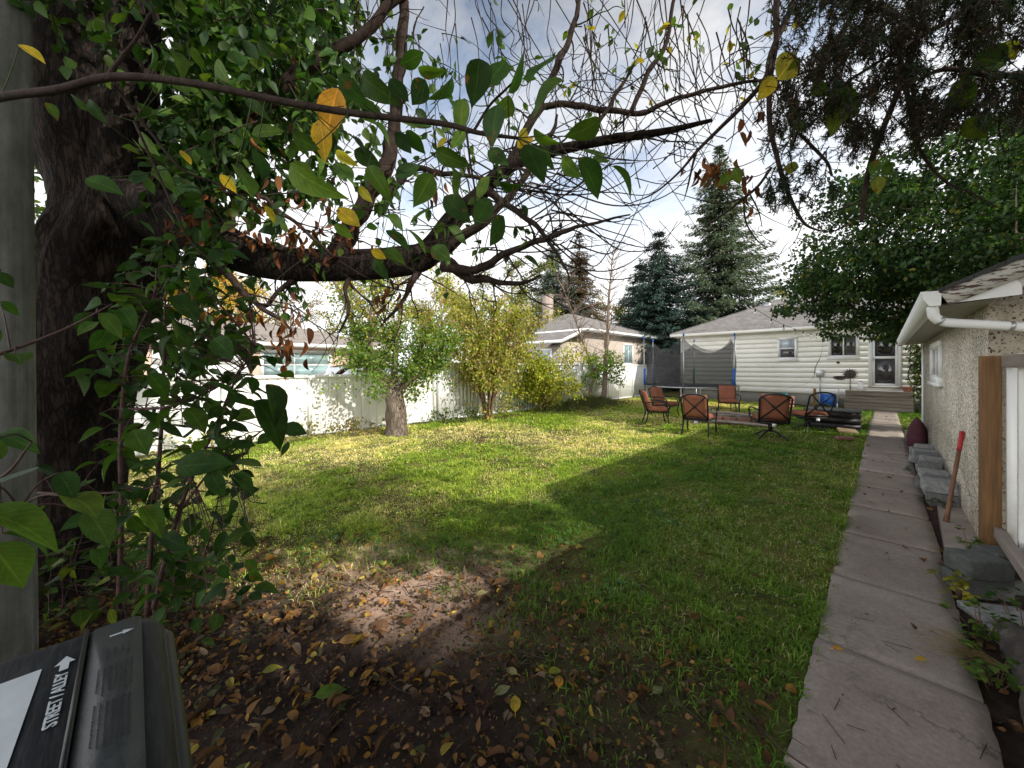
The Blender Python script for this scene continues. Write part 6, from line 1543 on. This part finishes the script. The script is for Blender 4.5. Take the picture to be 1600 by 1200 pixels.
# ================================================================== overhanging spruce on the right
def overhang_spruce():
    b=np.array((2.45,.0,0)); t=thing('overhanging_spruce','brown needled spruce whose drooping branches hang into the upper right of the view','tree',tuple(b)); r=random.Random(61)
    g=Geo(); g.tube([b,b+(0,0,5),b+(0,0,11.5)],[.24,.17,.03],14); g.build('trunk',M['bark'],t)
    g=Geo(); gl=Geo(); NP=[];ND=[];NS=[];NC=[]
    BR=[(.04,.028,.018),(.06,.04,.024),(.02,.03,.016),(.022,.036,.02),(.018,.026,.014),(.085,.055,.03)]
    GRN=[(.025,.045,.022),(.03,.055,.028),(.04,.06,.03)]
    def needles(pts,n,ln,cols):
        pts=np.asarray(pts); m=len(pts)-1; u=RNG.random(n)*m; i=u.astype(int).clip(0,m-1); f=(u-i)[:,None]; q=pts[i]*(1-f)+pts[i+1]*f
        d=unit(pts[i+1]-pts[i]); NP.append(q); ND.append(unit(d*.6+rvec(n)*.8)); NS.append(RNG.uniform(.6,1.2,n)*ln); NC.append(pick(cols,n))
    def spray(p,L,cols,nn):
        d=unit(np.array((r.uniform(-.7,.5),r.uniform(-.6,.6),-1.)));
        main=np.array([p+d*L*s+np.array((r.uniform(-.02,.02),r.uniform(-.02,.02),0)) for s in np.linspace(0,1,4)]); g.tube(main,np.linspace(.004,.0015,4),4,cap=False); needles(main,nn,.031,cols)
        for _ in range(4):
            s=p+d*L*r.uniform(.1,.8); e=s+unit(d+rvec(1)[0]*1.)*L*r.uniform(.25,.55); g.tube([s,e],[.002,.001],3,cap=False); needles([s,(s+e)/2,e],nn//2,.029,cols)
    # in-view sprays
    cnt=0
    while cnt<820:
        x=r.uniform(1205,1640); y=r.uniform(-60,300); lim=235+ (0 if x<1340 else -5) - (max(0,x-1480)*.25) + (45 if 1270<x<1330 else 0)
        if y>lim-30: continue
        if x<1300 and y<200 and r.random()<.55-(x-1215)/250: continue
        if fbm(x*.014,y*.018,1.,7.)<-.06: continue
        p=P(x,y,r.uniform(1.95,2.7)); spray(p,r.uniform(.1,.27),BR if r.random()<.66 else GRN,40); cnt+=1
    for _ in range(75):
        x=r.uniform(1190,1320); y=r.uniform(265,330)
        if fbm(x*.02,y*.02,1.,3.)<-.1: continue
        spray(P(x,y-15,r.uniform(2.2,2.5)),r.uniform(.06,.14),GRN,24)
    # drooping woody branches seen against the sky
    D=2.3
    for l in [[(1330,-200,2.4,.025),(1225,-40,D,.02),(1213,66,D,.0165),(1203,130,D,.015),(1203,195,D,.014),(1214,245,D,.013),(1225,285,D,.012),(1242,325,D,.010),(1258,350,D,.008),(1280,360,D,.0055),(1302,363,D,.003)],
              [(1300,-120,2.4,.02),(1212,66,D,.017),(1197,120,D,.016),(1160,165,D,.0145),(1125,200,D,.012),(1090,235,D,.010),(1060,270,D,.007),(1020,303,D,.005),(975,321,D,.002)],
              [(1090,232,D,.008),(1083,255,D,.007),(1075,290,D,.005),(1069,312,D,.002)],
              [(1440,40,2.2,.02),(1400,150,2.2,.016),(1378,205,2.2,.015),(1360,255,2.2,.014),(1350,310,2.2,.012),(1346,347,2.2,.010)],
              [(1347,312,2.2,.005),(1320,325,2.2,.004),(1290,334,2.2,.003),(1268,335,2.2,.001)],
              [(1400,60,2.2,.014),(1420,160,2.2,.012),(1430,215,2.2,.010),(1450,255,2.2,.008),(1480,285,2.2,.007),(1520,303,2.2,.005),(1565,327,2.2,.002)],
              [(1450,255,2.2,.005),(1440,285,2.2,.003),(1424,325,2.2,.001)],
              [(1205,262,D,.008),(1185,290,D,.0085),(1162,310,D,.0085),(1130,335,D,.006),(1085,365,D,.003)],
              [(1162,312,D,.006),(1165,345,D,.005),(1180,372,D,.004),(1200,386,D,.002),(1218,372,D,.001)],
              [(1170,300,D,.005),(1185,330,D,.004),(1191,355,D,.002)],[(1160,310,D,.005),(1120,318,D,.004),(1050,300,D,.002)],
              [(1255,348,D,.003),(1240,380,D,.002),(1215,400,D,.001)],[(1300,363,D,.002),(1340,345,D,.0015),(1370,335,D,.001)],
              [(1250,210,D,.009),(1275,235,D,.009),(1293,255,D,.008),(1300,275,D,.006)],
              [(1640,110,2.1,.02),(1560,118,2.1,.016),(1480,108,2.1,.012),(1420,130,2.1,.008)],[(1600,-60,2.2,.02),(1500,20,2.2,.015),(1400,80,2.2,.01),(1320,130,2.2,.007),(1260,170,2.2,.004)],
              [(1500,-40,2.3,.014),(1380,40,2.3,.011),(1300,95,2.3,.008),(1240,120,2.3,.005)]]:
        p,rr=PX(l,7); g.tube(p,rr,7)
        for k in range(5,len(p),4):
            e=p[k]+rvec(1)[0]*r.uniform(.04,.14); g.tube([p[k],(p[k]+e)/2+rvec(1)[0]*.01,e],[.0025,.002,.001],4,cap=False)
    # the rest of the crown, out of view: whorls of drooping boughs, lighter detail
    NR=[]
    for i in range(30):
        z=3.3+i*.28; f=(z-3.)/8.6; L0=1.65*(1-f)**.8+.15
        for j in range(8):
            az=i*1.1+j*PI/4+r.uniform(-.2,.2); L=L0*r.uniform(.75,1.1); s=np.linspace(.05,1,9)
            q=np.stack([b[0]+np.cos(az)*L*s,b[1]+np.sin(az)*L*s,z-.25*L*s+.1*L*s*s],1)
            # keep the view corridor free: boughs that reach toward the path stay high
            if np.any((q[:,0]<.6)&(q[:,1]>.9)&(q[:,2]<4.2)): continue
            g.tube(q,np.linspace(.03,.006,9),5,cap=False)
            for p in q[1:]:
                m=34; off=rvec(m)*np.array((.22,.22,.22))+np.array((0,0,-.1)); NR.append(p+off)
    for (x,y,z),z0 in (((2.25,4.15,3.35),3.0),((1.5,3.75,3.35),3.05),((2.2,3.6,4.1),3.6),((1.7,3.3,4.15),3.7),((2.4,3.3,4.8),4.2),((1.5,2.9,4.6),4.0)):  # unseen boughs added to throw dappled shade on the lawn
        q=smooth_path([b+np.array((0,0,z0)),np.array((b[0]*.5+x*.5,y*.5,z0+.25)),np.array((x,y,z))],6); g.tube(q,np.linspace(.03,.006,len(q)),5,cap=False)
        for p in q[9:]:
            m=60; NR.append(p+rvec(m)*(RNG.random((m,1))**.5)*np.array((.42,.38,.25)))
    NR=np.concatenate(NR); n=len(NR)
    tm=(np.array([(0,0,0),(-.18,.4,-.05),(.18,.4,-.05),(0,1,-.12)],float),np.array([(0,2,1),(1,2,3)]),np.zeros((4,3)))
    add_leaves(gl,tm,NR,rvec(n)+np.array((0,0,-.5)),rvec(n),RNG.uniform(.2,.36,n),pick(GRN+BR[:2],n))
    q=np.concatenate(NP); tmn=(np.array([(-.085,0,0),(.085,0,0),(.055,.7,0),(0,1,0)],float),np.array([(0,1,2),(0,2,3)]),np.zeros((4,3)))
    add_leaves(gl,tmn,q,np.concatenate(ND),rvec(len(q)),np.concatenate(NS),np.concatenate(NC))
    g.build('branches',M['bark_twig'],t); gl.build('needles',M['needle'],t)
    # a climbing broad-leaved creeper among the needles
    gc=Geo(); c=[]
    lst=[(1215,125,1250,75),(1210,120,1190,150),(1230,110,1255,95),(1270,130,1290,150),(1305,140,1335,180),(1320,150,1300,200),(1490,130,1520,165),(1500,120,1540,110),(1510,185,1540,215),(1370,250,1362,270),(1378,262,1395,272),(1372,275,1372,300),(1382,255,1398,262),(1225,262,1250,262),(1245,190,1255,205),(1140,272,1125,288),(1148,262,1155,285),(1520,90,1580,100),(1560,70,1590,90)]
    pos=[P(a,b_,2.1) for a,b_,_,_ in lst]; yd=[P(a2,b2,2.1)-P(a,b_,2.1) for a,b_,a2,b2 in lst]
    cols=pick(GREEN_MD+[(.2,.22,.03)],len(lst)); cols[0]=YELLOWS[1]; cols[1]=YELLOWS[0]; cols[13]=(.18,.2,.05)
    add_leaves(gc,L_BIG,pos,yd,unit(np.array((0,0,EYE))-np.array(pos))+rvec(len(lst))*.4,[np.linalg.norm(v)*1.1 for v in yd],cols,1.2)
    gc.build('creeper_leaves',M['leaf_near'],t,uv=True)
overhang_spruce()

# ================================================================== light, sky, camera
SUN=Vector((1.55,.37,1.0)).normalized(); el=math.asin(SUN.z); az=math.atan2(SUN.x,SUN.y)
w=bpy.data.worlds.new('World'); sc.world=w; w.use_nodes=True; nt=w.node_tree; nt.nodes.clear()
out=N(nt,'ShaderNodeOutputWorld'); bg=N(nt,'ShaderNodeBackground'); bg.inputs[1].default_value=.15
sky=N(nt,'ShaderNodeTexSky',sky_type='NISHITA'); sky.sun_disc=False; sky.sun_elevation=el; sky.sun_rotation=az; sky.air_density=1.; sky.dust_density=1.; sky.ozone_density=1.
tc=N(nt,'ShaderNodeTexCoord'); mp=N(nt,'ShaderNodeMapping'); mp.inputs['Scale'].default_value=(1.2,2.2,3.2); mp.inputs['Rotation'].default_value=(0,0,.7); nt.links.new(tc.outputs['Generated'],mp.inputs[0])
n1=tex(nt,mp.outputs[0],1.6,9,.62); n1.inputs['Distortion'].default_value=.4
sx=N(nt,'ShaderNodeSeparateXYZ'); nt.links.new(tc.outputs['Generated'],sx.inputs[0])
hz=ramp(nt,sx.outputs[2],[(.0,.46),(.22,.27),(.45,.04),(.75,-.0)])
ad=N(nt,'ShaderNodeMath',operation='ADD'); nt.links.new(n1.outputs[0],ad.inputs[0]); nt.links.new(hz,ad.inputs[1])
cf=ramp(nt,ad.outputs[0],[(.34,0.),(.64,1.)])
zn=ramp(nt,sx.outputs[2],[(.3,1.),(.6,.72),(.8,.3)])
blue=mixc(nt,1.,mixc(nt,1.,sky.outputs[0],(2.1,2.1,2.05),'MULTIPLY'),zn,'MULTIPLY')
cl=mixc(nt,1.,mixc(nt,1.,zn,(8.6,8.67,8.8),'MULTIPLY'),(1.,1.,1.),'MULTIPLY')
ny=N(nt,'ShaderNodeMath',operation='MULTIPLY'); ny.inputs[1].default_value=-1.; nt.links.new(sx.outputs[1],ny.inputs[0])
bk=ramp(nt,ny.outputs[0],[(.1,(1.,1.,1.)),(.75,(2.7,2.66,2.6))])  # sky behind the camera brightened, added to fill the shaded house wall
cl=mixc(nt,1.,cl,bk,'MULTIPLY')
col=mixc(nt,cf,blue,cl)
nt.links.new(col,bg.inputs[0]); nt.links.new(bg.outputs[0],out.inputs[0])
sl=bpy.data.lights.new('sun','SUN'); sl.energy=5.0; sl.angle=math.radians(.53); sl.color=(1.,.95,.86)
so=bpy.data.objects.new('sun',sl); COL.objects.link(so); so.rotation_euler=(-SUN).to_track_quat('-Z','Y').to_euler(); so.location=(20,6,20)
cam=bpy.data.cameras.new('camera'); co=bpy.data.objects.new('camera',cam); COL.objects.link(co)
co.location=(0,0,EYE); co.rotation_euler=(PI/2,0,TH); cam.sensor_width=36.; cam.lens=F/1600*36; cam.shift_y=-(600-HY)/1600; cam.clip_start=.05; cam.clip_end=2000
sc.camera=co
sc.view_settings.view_transform='Standard'; sc.view_settings.look='None'; sc.view_settings.exposure=0; sc.view_settings.gamma=1
sc.render.engine='CYCLES'; sc.cycles.max_bounces=8; sc.cycles.transparent_max_bounces=16
